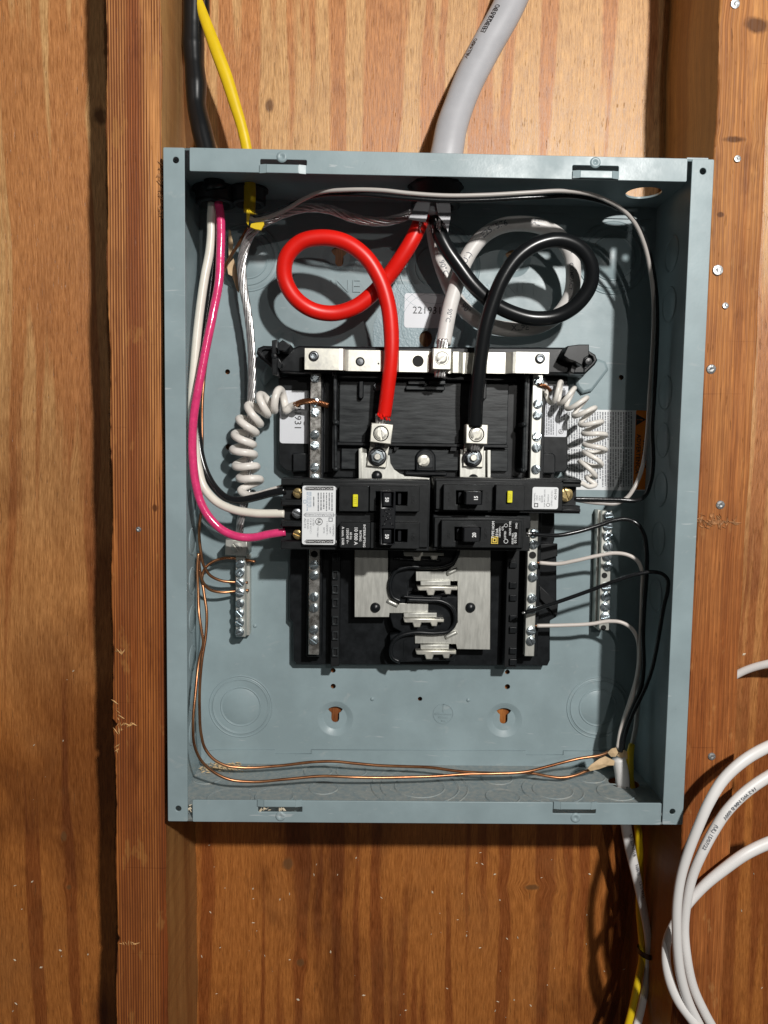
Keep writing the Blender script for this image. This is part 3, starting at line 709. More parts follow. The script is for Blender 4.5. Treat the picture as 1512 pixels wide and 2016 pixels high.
def post(pts, name='rail_post'):
    mes = [cable_me([(pts[0][0], pts[0][1], .036), (pts[-1][0], pts[-1][1], .036)], 3.2, 10)]
    mes.append(slab_me(pr(pts[0][0]-3.5, pts[0][1], pts[0][0]+3.5, pts[-1][1], .034, .0003), .016, .0352))
    for u, v in pts:
        m = lathe_me([(.0021, -.018), (.0021, 0), (.0017, .0011), (.0009, .0017), (.00001, .0019)], 16); m.transform(Matrix.Translation(P(u, v, .037))); mes.append(m)
    return mk(name, join(mes), SLATE, bi, True)
post([(659, 736), (661, 832), (661, 923)]); post([(1036, 739), (1032, 836), (1030, 926)])
# crossbar housing and ears
slab('crossbar_housing', px([(590, 682), (700, 684), (1148, 686), (1148, 738), (590, 736), (546, 734), (546, 700)], .030), .006, .036, BLACK, bi, bev=.0015)
slab('ear', px([(560, 734), (548, 736), (512, 706), (504, 696), (507, 685), (518, 680), (560, 682)], .024), .006, .024, BLACK, bi, bev=.0015)
slab('ear_rim', px([(556, 730), (548, 730), (514, 702), (509, 696), (511, 688), (519, 684), (556, 686)], .026), .022, .027, BLACK, bi, [px([(554, 724), (549, 724), (519, 700), (515, 695), (517, 690), (522, 688), (554, 690)], .026)], .0005)
slab('ear', px([(1118, 738), (1118, 690), (1160, 690), (1173, 698), (1177, 709), (1172, 718), (1148, 741)], .024), .006, .024, BLACK, bi, bev=.0015)
slab('ear_rim', px([(1120, 736), (1120, 692), (1160, 692), (1171, 700), (1174, 709), (1168, 718), (1147, 738)], .026), .022, .0275, BLACK, bi, [px([(1124, 731), (1124, 697), (1157, 697), (1166, 703), (1168, 710), (1163, 716), (1144, 732)], .026)], .0005)
def tab(pts, h0, h1, name='retaining_tab'): return slab(name, px(pts, h1), h0, h1, BLACK, bi, bev=.0006)
tab([(535, 670), (545, 668), (546, 738), (535, 736)], .02, .047)
tab([(547, 676), (556, 669), (573, 679), (564, 692), (548, 690)], .036, .054)
lathe_at('retaining_knob', [(.0022, -.012), (.0022, .001), (.0017, .0016), (.00001, .0018)], 540, 701, .046, BLACK, bi, 16)
tab([(546, 700), (556, 716), (552, 728), (544, 722)], .03, .044)
tab([(1109, 700), (1118, 681), (1140, 678), (1160, 678), (1160, 700), (1150, 706), (1146, 720), (1132, 712), (1120, 708)], .03, .052)
tab([(1128, 706), (1140, 712), (1130, 736), (1122, 732)], .03, .044)
lathe_at('retaining_knob', [(.0030, -.012), (.0030, .001), (.0024, .0016), (.00001, .0018)], 1158, 712, .040, BLACK, bi, 16)
# silver crossbar: bent strip, drawn as its plan profile and run vertically
def strip(prof, zt, zb, th, m, name, parent, bevel=0):
    vs = []; fs = []; n = len(prof)
    X = [(P(u, 708, h).x, h) for u, h in prof]
    for x, h in X:
        vs += [(x, -h, zt), (x, -h, zb), (x, -h+th, zb), (x, -h+th, zt)]
    for i in range(n-1):
        for k in range(4): a, b = i*4+k, i*4+(k+1) % 4; fs.append((a, b, b+4, a+4))
    fs += [(3, 2, 1, 0), tuple((n-1)*4+k for k in range(4))]
    me = bpy.data.meshes.new('st'); me.from_pydata(vs, [], fs); bm = bmesh.new(); bm.from_mesh(me); bmesh.ops.recalc_face_normals(bm, faces=bm.faces[:]); bm.to_mesh(me); bm.free()
    return mk(name, me, m, parent)
zt, zb = P(800, 690, .047).z, P(800, 731.5, .047).z
prof = [(600, .0500), (668, .0500), (675, .0496), (679, .0485), (682, .0458), (686, .0450), (750, .0450), (753, .0445), (757, .0400), (780, .0400), (783, .0445), (786, .0450), (844, .0450), (848, .0440), (851, .0400), (888, .0400), (892, .0448), (903, .0450), (908, .0435), (912, .0400), (952, .0400), (956, .0440), (959, .0450), (995, .0450), (998, .0456), (1006, .0485), (1010, .0496), (1016, .0500), (1081, .0500)]
cb = strip(prof, zt, zb, .0022, TIN, 'neutral_crossbar', bi)
def hole(u, v, h, rpx, m=PIT, name='screw_hole', parent=None):
    return lathe_at(name, [(rpx/sc(h)*1.12, .00003), (rpx/sc(h), .00012), (rpx/sc(h)*.9, .00004), (.00001, .00003)], u, v, h, m, parent or bi, 18)  # flat black disc, the hole's shade is in its colour
hole(709, 712, .045, 8); hole(823, 711, .045, 10); hole(745, 716, .045, 1.5)
lathe_at('bolt_stub', [(6.5/2650, 0), (6/2650, .0004), (.00001, .0005)], 709, 712, .0452, STEELD, cb, 14)
def bolt(u, v, h, rpx, sides=6, parent=bi):
    r = rpx/sc(h)
    o = lathe_at('bolt', [(r, -.002), (r, .0008), (r*.85, .0018), (r*.55, .0022), (r*.5, .0020), (r*.46, .0008)], u, v, h, STEELD, parent, 24, True)
    p = P(u, v, h); me = lathe_me([(r*.5, .0009), (.00001, .0008)], sides); me.transform(Matrix.Translation(p)); mk('bolt_socket', me, ZINC, o)
bolt(618, 701, .050, 10); bolt(1063, 706, .050, 10)
# neutral bars with their terminal screws
def bar(name, parent, u0, u1, v0, v1, h0, h1, m, scr, hol=(), rp=8.8, uc=None, holr=6.2):
    o = slab(name, pr(u0, v0, u1, v1, h1, .0003), h0, h1, m, parent, bev=.0004)
    xc = sum(c[0] for c in pr(u0, v0, u1, v1, h1))/4
    for v in scr:
        u = uc(v) if uc else (u0+u1)/2
        screw(o, u, v, h1+.0006, rp)
    for v in hol:
        u = uc(v) if uc else (u0+u1)/2
        hole(u, v, h1, holr, parent=o)
    return o
ucL = lambda v: 620.2-(v-744)*.0040
ucR = lambda v: 1060-(v-740)*.0260
nbL = bar('neutral_bar', bi, 608.5, 629.5, 731, 1289, .024, .0325, SPOT, (744.5, 791, 812, 855.6, 877, 920, 941, 1112, 1133, 1175, 1197, 1240, 1261), (1091,), uc=ucL)
nbL.data.transform(Matrix.Translation((.0003, 0, 0)))
# the right bar leans with the perspective only; build it plumb
nbR = slab('neutral_bar', rr(P(1049.5, 740, .0325).x, P(1046, 1292, .0325).z, P(1069, 740, .0325).x, P(1060, 734, .0325).z), .024, .0325, BUS, bi, bev=.0004)
xR = (P(1049.5, 740, .0325).x+P(1069, 740, .0325).x)/2
def u_of_x(x, v, h):
    lo, hi = 0, 1512
    for _ in range(40):
        m = (lo+hi)/2
        if P(m, v, h).x < x: lo = m
        else: hi = m
    return lo
for v in (750, 795, 817, 859, 881, 924, 1050, 1072, 1115, 1136.5, 1178, 1200, 1242, 1262): screw(nbR, u_of_x(xR+.0004, v, .0335), v, .0331, 9.2)
hole(u_of_x(xR, 1093, .0325), 1093, .0325, 6.5, parent=nbR)
# upper bus straps and lugs
slab('bus_strap', px([(707, 884), (711, 881), (722, 884), (722, 900), (767, 896), (769, 912), (776, 924), (787, 932), (800, 937), (846, 941), (846, 948), (707, 948)], .028), .024, .028, BUS, bi, bev=.0004)
slab('bus_strap', px([(706, 883), (711.5, 883), (711.5, 948), (706, 948)], .031), .024, .032, BUS, bi, bev=.0004)
slab('bus_strap', px([(906, 884), (956, 887), (956, 950), (905, 950)], .028), .024, .028, BUS, bi, bev=.0004)
slab('bus_strap', px([(959, 886), (966, 886), (966, 950), (959, 950)], .031), .024, .032, BUS, bi, bev=.0004)
for u, v in ((742, 937), (932, 944)): lathe_at('rivet', [(.0042, 0), (.0036, .0014), (.0018, .0022), (.00001, .0024)], u, v, .028, BLACK, bi, 20, True)
def lug(body, tongue, su, sv, nu, nv, ang):
    t = slab('lug_tongue', px(tongue, .031), .0283, .0312, TIN, bi, bev=.0004)
    r = 18.5/sc(.032)
    lathe_at('washer', [(r, -.0005), (r, .0008), (r*.8, .0013), (r*.6, .0013)], nu, nv, .0315, STEELD, t, 28, True)
    me = lathe_me([(14.5/2590, 0), (14.5/2590, .0028), (12.5/2590, .0036), (7/2590, .0037)], 6); me.transform(Matrix.Rotation(.3, 4, 'Y')); me.transform(Matrix.Translation(P(nu, nv, .0325))); mk('hex_nut', me, ZINC, t)
    lathe_at('bolt_end', [(6.8/2600, 0), (6.8/2600, .0055), (5.6/2600, .0062), (.00001, .0062)], nu, nv, .0325, TIN, t, 16)
    b = slab('cable_lug', px(body, .046), .0305, .046, TIN, bi, bev=.0006)
    r = 15.5/sc(.046)
    lathe_at('lug_screw_well', [(r, .0001), (r*.96, .0003), (r*.90, .0001), (r*.86, .00005)], su, sv, .046, PIT, b, 32)
    s = screw(b, su, sv, .0452, 13.2, ang, TIN, .15, 'lug_screw'); return b
lug([(731.5, 832), (774, 836), (770, 875), (728, 870)], [(729, 872), (767, 874), (760, 921), (722, 917)], 750, 853.5, 743, 899, 1.45)
lug([(918, 835), (961, 836), (960, 875), (917, 873)], [(914, 870), (953, 872), (951, 920), (912, 918)], 938, 855, 930.6, 901, -1.0)
b = slab('cable_lug', px([(853, 685), (889, 686), (888, 728), (851, 727)], .056), .0405, .056, TIN, bi, bev=.0006)
lathe_at('lug_screw_well', [(13.6/sc(.056), .0001), (13/sc(.056), .0003), (12.4/sc(.056), .0001)], 870, 705.5, .056, PIT, b, 32)
screw(b, 870, 705.5, .0553, 11.8, -.75, TIN, .15, 'lug_screw')
strands('stripped_strands', [(750, 815, .042), (749, 840, .040)], 11, ALU, bi, k=9, turns_per_m=8)
strands('stripped_strands', [(748, 872, .036), (747, 880, .036)], 10, STEELD, bi, k=9, turns_per_m=8)
strands('stripped_strands', [(936, 866, .040), (934, 886, .038)], 11, ALU, bi, k=9, turns_per_m=6)
strands('stripped_strands', [(872, 668, .048), (871, 688, .048)], 12, ALU, bi, k=9, turns_per_m=8)
strands('stripped_strands', [(868, 722, .048), (866, 743, .047)], 12, ALU, bi, k=9, turns_per_m=8)
# lower bus plates
hB = .0275
slab('bus_plate', px([(698, 1070), (764, 1070), (764, 1160), (770, 1178), (786, 1188), (843, 1188), (843, 1207), (767, 1207), (766, 1215), (698, 1215)], hB), .0245, hB, BUS, bi, bev=.0003)
slab('bus_plate', px([(902, 1070), (966, 1070), (965, 1279), (900, 1278), (898, 1268), (817, 1267), (817, 1250), (872, 1250), (892, 1240), (901, 1225), (901, 1144), (819, 1144), (819, 1125), (880, 1125), (895, 1112), (902, 1098)], hB), .0245, hB, BUS, bi, bev=.0003)
for u, v in ((739, 1196), (926, 1196)): lathe_at('rivet', [(.0040, 0), (.0037, .0014), (.0024, .0026), (.00001, .0030)], u, v, hB, BLACK, bi, 24, True)
for a, b_ in (((762, 1182), (783, 1192)), ((880, 1130), (900, 1120)), ((877, 1255), (899, 1244))):
    cable('pressed_rib', [(a[0], a[1], hB), ((a[0]+b_[0])/2, (a[1]+b_[1])/2, hB+.0003), (b_[0], b_[1], hB)], 4.4, BUS, bi, n=12)
def stab(u0, u1, v0, lean):
    """blade turned up from the plate with its toothed foot below"""
    a = slab('stab_blade', px([(u0, v0), (u1, v0), (u1, v0+9), (u0, v0+9)], .031), .0275, .0305, BUS, bi, bev=.0004)
    n = 5; wv = (u1-u0+40)/9.0; x = u0-18; pts = []
    top = [(u0-20, v0+10), (u1+10, v0+9)]
    bot = []; u = u1+14
    seq = [(u1+14, v0+12), (u1+14, v0+18), (u1+2, v0+18), (u1, v0+26), (u1-10, v0+26), (u1-13, v0+19), (u1-30, v0+19), (u1-33, v0+28), (u1-45, v0+28), (u1-48, v0+19), (u1-60, v0+19), (u1-64, v0+18), (u1-66, v0+10)]
    return slab('stab_teeth', px(seq, .0335), .026, .0338, TIN, bi, bev=.0006)
stab(828, 887, 1144, 0); stab(795, 860, 1207, 0); stab(828, 884, 1270, 0); stab(795, 860, 1076, 0)
def ridge(pts, hh=.031, wp=4.2):
    return cable('barrier_wall', [(u, v, hh) for u, v in pts], wp, BLACK, bi, n=10)
def blob(pts): return slab('stab_well', px(pts, .0262), .012, .0266, BLACK, bi, bev=.0008)
blob([(766, 1080), (905, 1080), (904, 1100), (890, 1118), (866, 1124), (818, 1126), (802, 1146), (804, 1172), (900, 1174), (899, 1215), (888, 1238), (866, 1248), (815, 1250), (795, 1262), (795, 1298), (780, 1305), (767, 1285), (770, 1258), (790, 1244), (774, 1235), (768, 1216), (768, 1200), (766, 1160)])
slab('stab_well', px([(768, 1250), (800, 1244), (900, 1280), (895, 1300), (790, 1303), (770, 1290)], .025), .012, .0255, BLACK, bi, bev=.0008)
ridge([(902, 1072), (901, 1090), (892, 1106), (872, 1115), (840, 1117), (800, 1117), (780, 1124), (770, 1140), (768, 1160), (774, 1176), (790, 1184)])
ridge([(802, 1181), (840, 1182), (870, 1184), (888, 1194), (896, 1212), (894, 1230), (884, 1242), (862, 1246), (810, 1246), (788, 1252), (774, 1264), (769, 1282), (774, 1296), (788, 1303)])
ridge([(776, 1099), (800, 1101), (840, 1102), (868, 1104)], .030, 2.2); ridge([(792, 1174), (815, 1176), (850, 1177), (870, 1178)], .030, 2.2)
# stickers on the interior
sp_ = slab('number_sticker', pr(551, 769, 612, 873, .016, .0022), .0161, .0163, LAB, bi)
text_at('221931', 586, 818, .0164, 13.2, 90, INK, sp_, ext=.00003, align='CENTER')
dl = slab('rating_label', pr(1066, 757, 1117, 860, .016, .0014), .0161, .0163, LAB, bi)
mk('fine_print', join([dashes_me(1070, 762, 1093, 856, .0164, 4.3, 2.2, seed=6), dashes_me(1099, 764, 1114, 838, .0164, 4.6, 2.4, seed=7, fill=.2)]), GINK, dl)
slab('label_rule', pr(1096.6, 759, 1097.4, 858, .0164), .01635, .0164, GINK, dl)
slab('black_print_block', pr(1105.5, 768, 1113, 798, .0164), .01635, .0164, INK, dl)
mk('certification_ring', slab_me(pc(1104.5, 849.5, .0164, 5, 20), .01635, .0164, [pc(1104.5, 849.5, .0164, 4.1, 20)]), INK, dl)
text_at('UL', 1104.5, 849.5, .0165, 4, -60, INK, dl, ext=.00001)
# ------------------------------------------------------------------ earth bars
g1 = thing('ground_bar', 'silver ground bar with a big lug on the left of the box', 'ground bar', P(473, 1250, 0))
slab('mounting_strip', pr(484, 1092, 492, 1250, .008, .0003), .0005, .009, BUS, g1)
bar('terminal_bar', g1, 464, 483, 1092, 1254, .009, .0185, BUS, (1110.5, 1147, 1167, 1188, 1207, 1226, 1245), (), 9, uc=lambda v: 473-(v-1110)*.010)
lathe_at('terminal_tube', [(.0036, -.001), (.0036, .0012), (.0028, .0014), (.0020, .0006), (.00001, -.0008)], 472.5, 1127, .0195, ZINC, g1, 24)
lb = slab('cable_lug', px([(444, 1062), (486, 1064), (486, 1094), (443, 1093)], .030), .006, .030, BUS, g1, bev=.0006)
screw(lb, 466, 1077, .0296, 11, .9, BUS, .15, 'lug_screw')
g2 = thing('ground_bar', 'silver ground bar without a lug on the right of the box', 'ground bar', P(1188, 1240, 0))
def leanbar(name, pts, h0, h1, m): return slab(name, px(pts, h1), h0, h1, m, g2, bev=.0003)
leanbar('mounting_strip', [(1177, 1004), (1184, 1004), (1178, 1235), (1171, 1235)], .0005, .010, BUS)
gb = leanbar('terminal_bar', [(1186, 1006), (1205, 1006), (1199, 1241), (1179, 1241)], .006, .0165, BUS)
for u, v in ((1198, 1016), (1196.5, 1036), (1197, 1056), (1197, 1076), (1195.5, 1096), (1197, 1115), (1193.5, 1156), (1193, 1174.5), (1191.5, 1194.5), (1191.5, 1214)): screw(gb, u, v, .0172, 9.6)
hole(1190, 1133, .0165, 5.2, parent=gb); hole(1188, 1236, .0165, 5, parent=gb)
# ------------------------------------------------------------------ breakers
def blk(parent, name, u0, v0, u1, v1, h0, h1, m=None, r=.0006, bev=.0004, holes=()):
    return slab(name, pr(u0, v0, u1, v1, h1, r), h0, h1, m or BREAKER, parent, holes, bev)
# double pole 50
A = thing('circuit_breaker', 'wide double black breaker with two tied switches marked 50 and a large white label', 'breaker', P(700, 1040, .03), 'circuit breakers')
hs, hm, ht = .064, .070, .0765
# terminal end cut into three bays
bays = [pr(552, 955, 596, 986, hs, 0), pr(552, 997, 596, 1027, hs, 0), pr(552, 1038, 596, 1069, hs, 0)]
x0, x1 = P(553, 1010, hs).x, P(846, 1010, hs).x
cxs = [(P(596, 1010, hs).x)]
outl = [(P(553, 1010, hs).x, P(700, 1083, hs).z)]
def zc(v, h=hs): return P(700, v, h).z
xa = P(553, 1010, hs).x; xb = P(597, 1010, hs).x; xe = P(846, 1010, hs).x
outl = [(xa, zc(1083)), (xe, zc(1083)), (xe, zc(944)), (xa, zc(944))]
for v0, v1 in ((957, 985), (998, 1027), (1039, 1067)): outl += [(xa, zc(v0)), (xb, zc(v0)), (xb, zc(v1)), (xa, zc(v1))]
slab('breaker_body', outl, .034, hs, BREAKER, A, bev=.0005)
slab('terminal_floor', rr(xa+.0004, zc(1080), xb, zc(947)), .034, hs-.009, BREAKER, A)
slab('body_step', [(xb-.0004, zc(1077, hm)), (xe-.0012, zc(1077, hm)), (xe-.0012, zc(951, hm)), (xb-.0004, zc(951, hm))], hs-.001, hm-.003, BREAKER, A, bev=.0004)
for v in (991, 1033): blk(A, 'bay_ridge', 554, v-4, 596, v+4, hs, hs+.0025, r=.0002)
for u, v, m in ((587, 971, BRASS), (585, 1011, STEELD), (587, 1052, BRASS)):
    screw(A, u, v, hs-.0045, 10.5, None, m, .2, 'terminal_screw')
la = blk(A, 'warning_label', 595, 956.5, 660.5, 1072, hm-.0032, hm-.0026, LABW, .0016, 0)
hl = hm-.0025
for v in (961.5, 1066):
    o = slab('label_banner', px([(599, v), (603, v-3.6), (656.5, v-3.6), (656.5, v+3.6), (603, v+3.6)], hl), hl, hl+.00005, INK, la)
    text_at('LOAD/CARGA/CHARGE', 631, v, hl+.0001, 4.2, 180, WINK, o, ext=.00001, sx=1.0)
mk('label_banner', slab_me(px([(597.5, 1013.5), (602, 1009.5), (657, 1009.5), (657, 1017.5), (602, 1017.5)], hl), hl, hl+.00005, [px([(598.6, 1013.5), (602.4, 1010.2), (656.3, 1010.2), (656.3, 1016.8), (602.4, 1016.8)], hl)]), GINK, la)
text_at('LOAD/CARGA/CHARGE', 631, 1013.5, hl+.0001, 4.2, 180, GINK, la, ext=.00001)
for i, (s, u, v, k) in enumerate((('AD-910', 600.5, 1030, 4.2), ('ISSUE NO.', 606, 1032, 3.4), ('C B W G F C I', 611.5, 1035, 3.4), ('LISTED', 617, 1028, 3.4), ('TYPE CABLE', 625.5, 1047, 2.8), ('60 Hz', 638, 1044, 3.4), ('1 120/240 V~', 644, 1040, 3.6), ('HOM', 650, 1044, 3.6), ('TYPE/TIPO', 656, 1044, 3.6))):
    text_at(s, u, v, hl+.00006, k, 90, GINK, la, ext=.00001)
mk('certification_ring', slab_me(pc(628, 1027, hl, 7.2, 24), hl, hl+.00006, [pc(628, 1027, hl, 6.1, 24)]), INK, la)
text_at('UL', 628, 1027, hl+.00008, 5.4, 90, INK, la, ext=.00001, offset=.03)
mk('fine_print', join([dashes_me(624, 970, 656, 1006, hl, 5.4, 2.3, seed=11, fill=.5), dashes_me(615, 978, 621, 998, hl, 5.4, 2.2, seed=12)]), GINK, la)
mk('fine_print', dashes_me(603, 968, 614, 1006, hl, 3.6, 1.5, seed=13, fill=.6), BINK, la)
mk('square_mark', slab_me(pr(596.5+1, 984, 603, 991, hl), hl, hl+.00005, [pr(598.4, 985, 602.2, 990, hl)]), BINK, la)
mk('square_mark', slab_me(pr(647, 1019, 655, 1027, hl), hl, hl+.00005, [pr(648.4, 1020.4, 653.6, 1025.6, hl)]), GINK, la)
blk(A, 'raised_block', 668, 957, 726, 1007, hm-.004, ht-.002); blk(A, 'raised_block', 669, 1029, 729, 1079, hm-.004, ht-.002, r=.0012)
tb = blk(A, 'test_button', 694.5, 973.5, 704.5, 998, ht-.002, ht+.0006, YBTN, .0006, .0004); text_at('TEST', 699.3, 985, ht+.0006, 5.6, 90, YBTD, tb, ext=.00006, sx=.92)
for s, u, k in (('INTERRUPTING', 717, 4.6), ('RATING', 709.5, 4.2), ('10 000 A', 700.5, 6.8), ('60 Hz', 690.5, 4.2), ('120/240 V~', 684, 4.6), ('A nom. I/AIR', 675, 4.8)):
    text_at(s, u, 1055, ht-.0019, k, 90, WINK, A, ext=.00002, offset=.012)
def frame_block(parent, u0, v0, u1, v1, h0, h1, wins, r=.0006):
    return blk(parent, 'switch_housing', u0, v0, u1, v1, h0, h1, r=r, holes=[pr(*q, h1) for q in wins], bev=.0004)
frame_block(A, 727.5, 957, 826, 1007, hm-.004, ht-.002, [(740, 968, 802, 995)])
frame_block(A, 729.5, 1029, 826, 1080, hm-.004, ht-.002, [(740, 1042, 802, 1067)])
for v0, v1 in ((968, 995), (1042, 1067)):
    blk(A, 'switch_opening', 740, v0, 802, v1, hm-.0036, hm-.0030, PIT, bev=0)
    blk(A, 'switch_rocker', 783, v0+1, 790, v1-1, hm-.003, hm+.001, HANDLE, r=.001)
tie = blk(A, 'handle_tie', 748, 966.5, 778.5, 1073.5, ht-.001, .0875, HANDLE, .0012, .0007, [pr(752.5, 969, 774, 999, .0875), pr(752.5, 1042, 774, 1070.5, .0875)])
for v0, v1 in ((970.5, 997), (1043, 1069.5)):
    o = blk(A, 'switch_handle', 754, v0, 770.5, v1, ht-.004, .0885, HANDLE, .0008, .0006)
    text_at('50', 761.5, (v0+v1)/2, .0886, 7.2, 90, WINK, o, ext=.00003, sx=.9, offset=.03)
for k, (u, v, a, L_) in enumerate(((760, 1008, .8, 5), (757, 1016, 0, 4), (760, 1024, -.8, 5), (766, 1012, .4, 6), (767, 1021, -.4, 6), (771, 1032, .7, 5), (756, 1033, -.6, 5), (768, 1003, 0, 4), (763, 1018, 1.5, 4))):
    cable('moulded_relief', [(u-L_*math.cos(a), v-L_*math.sin(a), .0875), (u+L_*math.cos(a), v+L_*math.sin(a), .0875)], 1.1, HANDLE, tie, n=6)
text_at('22371', 805, 960.8, ht-.002, 5.4, 180, SLATE, A, 'embossed_lettering', ext=.0001)
for v in (983, 1056): text_at('NO', 813, v, ht-.002, 7, 90, BREAKER, A, 'embossed_lettering', ext=.0002)
# single pole long 15 with test button
B = thing('circuit_breaker', 'long black single breaker with yellow test button, small white label and switch marked 15', 'breaker', P(1000, 1000, .03), 'circuit breakers')
def zz(v, h=hs): return P(1000, v, h).z
ya, yb, yc_ = P(856, 975, hs).x, P(1106, 975, hs).x, P(1143, 975, hs).x
slab('breaker_body', [(ya, zz(1009.5)), (yc_, zz(1009.5)), (yc_, zz(994)), (yb, zz(994)), (yb, zz(957)), (yc_, zz(957)), (yc_, zz(942.5)), (ya, zz(942.5))], .030, hs, BREAKER, B, bev=.0005)
slab('terminal_floor', rr(yb, zz(995), yc_-.0006, zz(956)), .030, hs-.010, BREAKER, B)
slab('body_step', rr(ya+.0006, zz(1005, hm), yb, zz(948, hm)), hs-.001, hm-.003, BREAKER, B, bev=.0004)
for v0, v1 in ((944, 948), (1000, 1005)):
    slab('body_step', rr(yb, zz(v1), yc_-.0003, zz(v0)), hs-.001, hs+.0025, BREAKER, B, bev=.0004)
screw(B, 1113, 973, hs-.006, 15, 1.2, BRASS, .13, 'terminal_screw')
frame_block(B, 873, 954.5, 969, 1005, hm-.004, ht-.002, [(898, 966, 949, 993.5)])
blk(B, 'switch_opening', 898, 966, 949, 993.5, hm-.0036, hm-.0030, PIT, bev=0)
def toggle(par, u0, v0, u1, v1, txt):
    hA, hBt = ht-.004, .0885
    me = slab_me(pr(u0, v0, u1, v1, hBt, .0006), hA, hBt, bev=.0006)
    o = mk('switch_handle', me, HANDLE, par); text_at(txt, (u0*.35+u1*.65), (v0+v1)/2, hBt+.0001, 7.4, -90, WINK, o, ext=.00003, sx=.9, offset=.03); return o
toggle(B, 917, 968, 948.5, 994, '15')
blk(B, 'switch_rocker', 902, 968, 909, 992, hm-.003, hm+.001, HANDLE, r=.001)
blk(B, 'raised_block', 976, 955, 1033, 1005, hm-.004, ht-.002)
tb = blk(B, 'test_button', 999, 966.5, 1009, 990, ht-.002, ht+.0006, YBTN, .0006, .0004); text_at('TEST', 1004, 978.5, ht+.0006, 5.4, -90, YBTD, tb, ext=.00006, sx=.92)
lb_ = blk(B, 'rating_label', 1048, 959, 1099, 1002, hm-.0032, hm-.0026, LABW, .0016, 0)
for s, u, v, k in (('AD-910', 1094, 973.5, 4.6), ('TYPE/TIPO', 1053, 980, 3.0), ('HOM', 1057.5, 980, 3.0), ('120 V', 1062.5, 981, 3.0), ('10 kA MAX. 2000 SYM.', 1072.5, 981, 2.6), ('CLASS A', 1079.5, 981, 3.0), ('LISTED C.F.A.F.C.I.', 1086.5, 981, 2.8)):
    text_at(s, u, v, hl+.00006, k, -90, GINK if k < 4 else INK, lb_, ext=.00001)
mk('square_mark', slab_me(pr(1051.5, 990.5, 1059.5, 998.5, hl), hl, hl+.00005, [pr(1053, 992, 1058, 997, hl)]), INK, lb_)
mk('certification_ring', slab_me(pc(1079, 994, hl, 3.8, 20), hl, hl+.00005, [pc(1079, 994, hl, 3.1, 20)]), INK, lb_)
mk('wire_symbol', slab_me(pr(1065.2, 976, 1068.8, 988.6, hl), hl, hl+.00005, [pr(1065.9, 976.7, 1068.1, 988, hl)]), GINK, lb_)
for u, v in ((885, 979), (960, 979)): text_at('I/ON' if u < 900 else 'O/OFF', u, v, ht-.002, 5.5, -90 if u < 900 else -90, BREAKER, B, 'embossed_lettering', ext=.00015)
text_at('22391', 886, 999.5, ht-.002, 4.6, 180, SLATE, B, 'embossed_lettering', ext=.0001)
# single pole short 20
E_ = thing('circuit_breaker', 'shorter black single breaker marked 20 with a yellow square logo, lowest on the right', 'breaker', P(950, 1075, .03), 'circuit breakers')
za, ze = P(853, 1050, hs).x, P(1044, 1050, hs).x
slab('breaker_body', [(za, zz(1084.5)), (ze, zz(1084.5)), (ze, zz(1057)), (ze-.003, zz(1057)), (ze-.003, zz(1040)), (ze, zz(1040)), (ze, zz(1015.5)), (za, zz(1015.5))], .030, hs, BREAKER, E_, bev=.0005)
slab('body_step', rr(za+.0006, zz(1080, hm), P(1032, 1050, hm).x, zz(1021, hm)), hs-.001, hm-.003, BREAKER, E_, bev=.0004)
frame_block(E_, 869, 1025.5, 1027, 1078, hm-.004, ht-.002, [(895, 1038, 946, 1065)])
blk(E_, 'switch_opening', 895, 1038, 946, 1065, hm-.0036, hm-.0030, PIT, bev=0)
toggle(E_, 913, 1039.5, 945, 1067, '20'); blk(E_, 'switch_rocker', 899, 1040, 906, 1064, hm-.003, hm+.001, HANDLE, r=.001)
pl_ = blk(E_, 'print_panel', 966, 1030, 1021, 1073, ht-.0021, ht-.0018, mat('glossy_print_black', (.004, .004, .004), .25), .0003, 0)
hp = ht-.0018
for s, u, v, k in (('TYPE HOM', 971, 1043, 5.0), ('10 kA', 978.5, 1049, 5.0), ('120/240V~', 984, 1047, 3.6), ('CTL', 990, 1040, 3.6), ('LISTED', 994.5, 1053, 3.6), ('HACR TYPE', 1004.5, 1040, 3.8), ('ISSUE NO.', 1009.5, 1060, 3.6), ('011960', 1015, 1059, 5.0), ('SWD', 1017, 1035, 3.6)):
    text_at(s, u, v, hp+.0001, k, -90, WINK, pl_, ext=.00002, offset=.015)
mk('square_logo', join([slab_me(pr(967, 1056.5, 980.5, 1070.5, hp), hp, hp+.00006, [pr(968.3, 1057.8, 979.2, 1069.2, hp)]), slab_me(pr(969.8, 1059.3, 977.7, 1067.7, hp), hp, hp+.00006, [pr(971.9, 1061.4, 975.6, 1065.6, hp)])]), YINK, pl_)
mk('certification_ring', slab_me(pc(996, 1065.5, hp, 4.4, 20), hp, hp+.00006, [pc(996, 1065.5, hp, 3.5, 20)]), WINK, pl_)
mk('certification_ring', slab_me(pc(996, 1034.5, hp, 3.5, 20), hp, hp+.00006, [pc(996, 1034.5, hp, 2.8, 20)]), WINK, pl_)
for u, v, s in ((884, 1052, 'I/ON'), (957, 1050, 'O/OFF')): text_at(s, u, v, ht-.002, 5.5, -90, BREAKER, E_, 'embossed_lettering', ext=.00015)
text_at('2437', 893, 1073, ht-.002, 4.6, 0, SLATE, E_, 'embossed_lettering', ext=.0001)
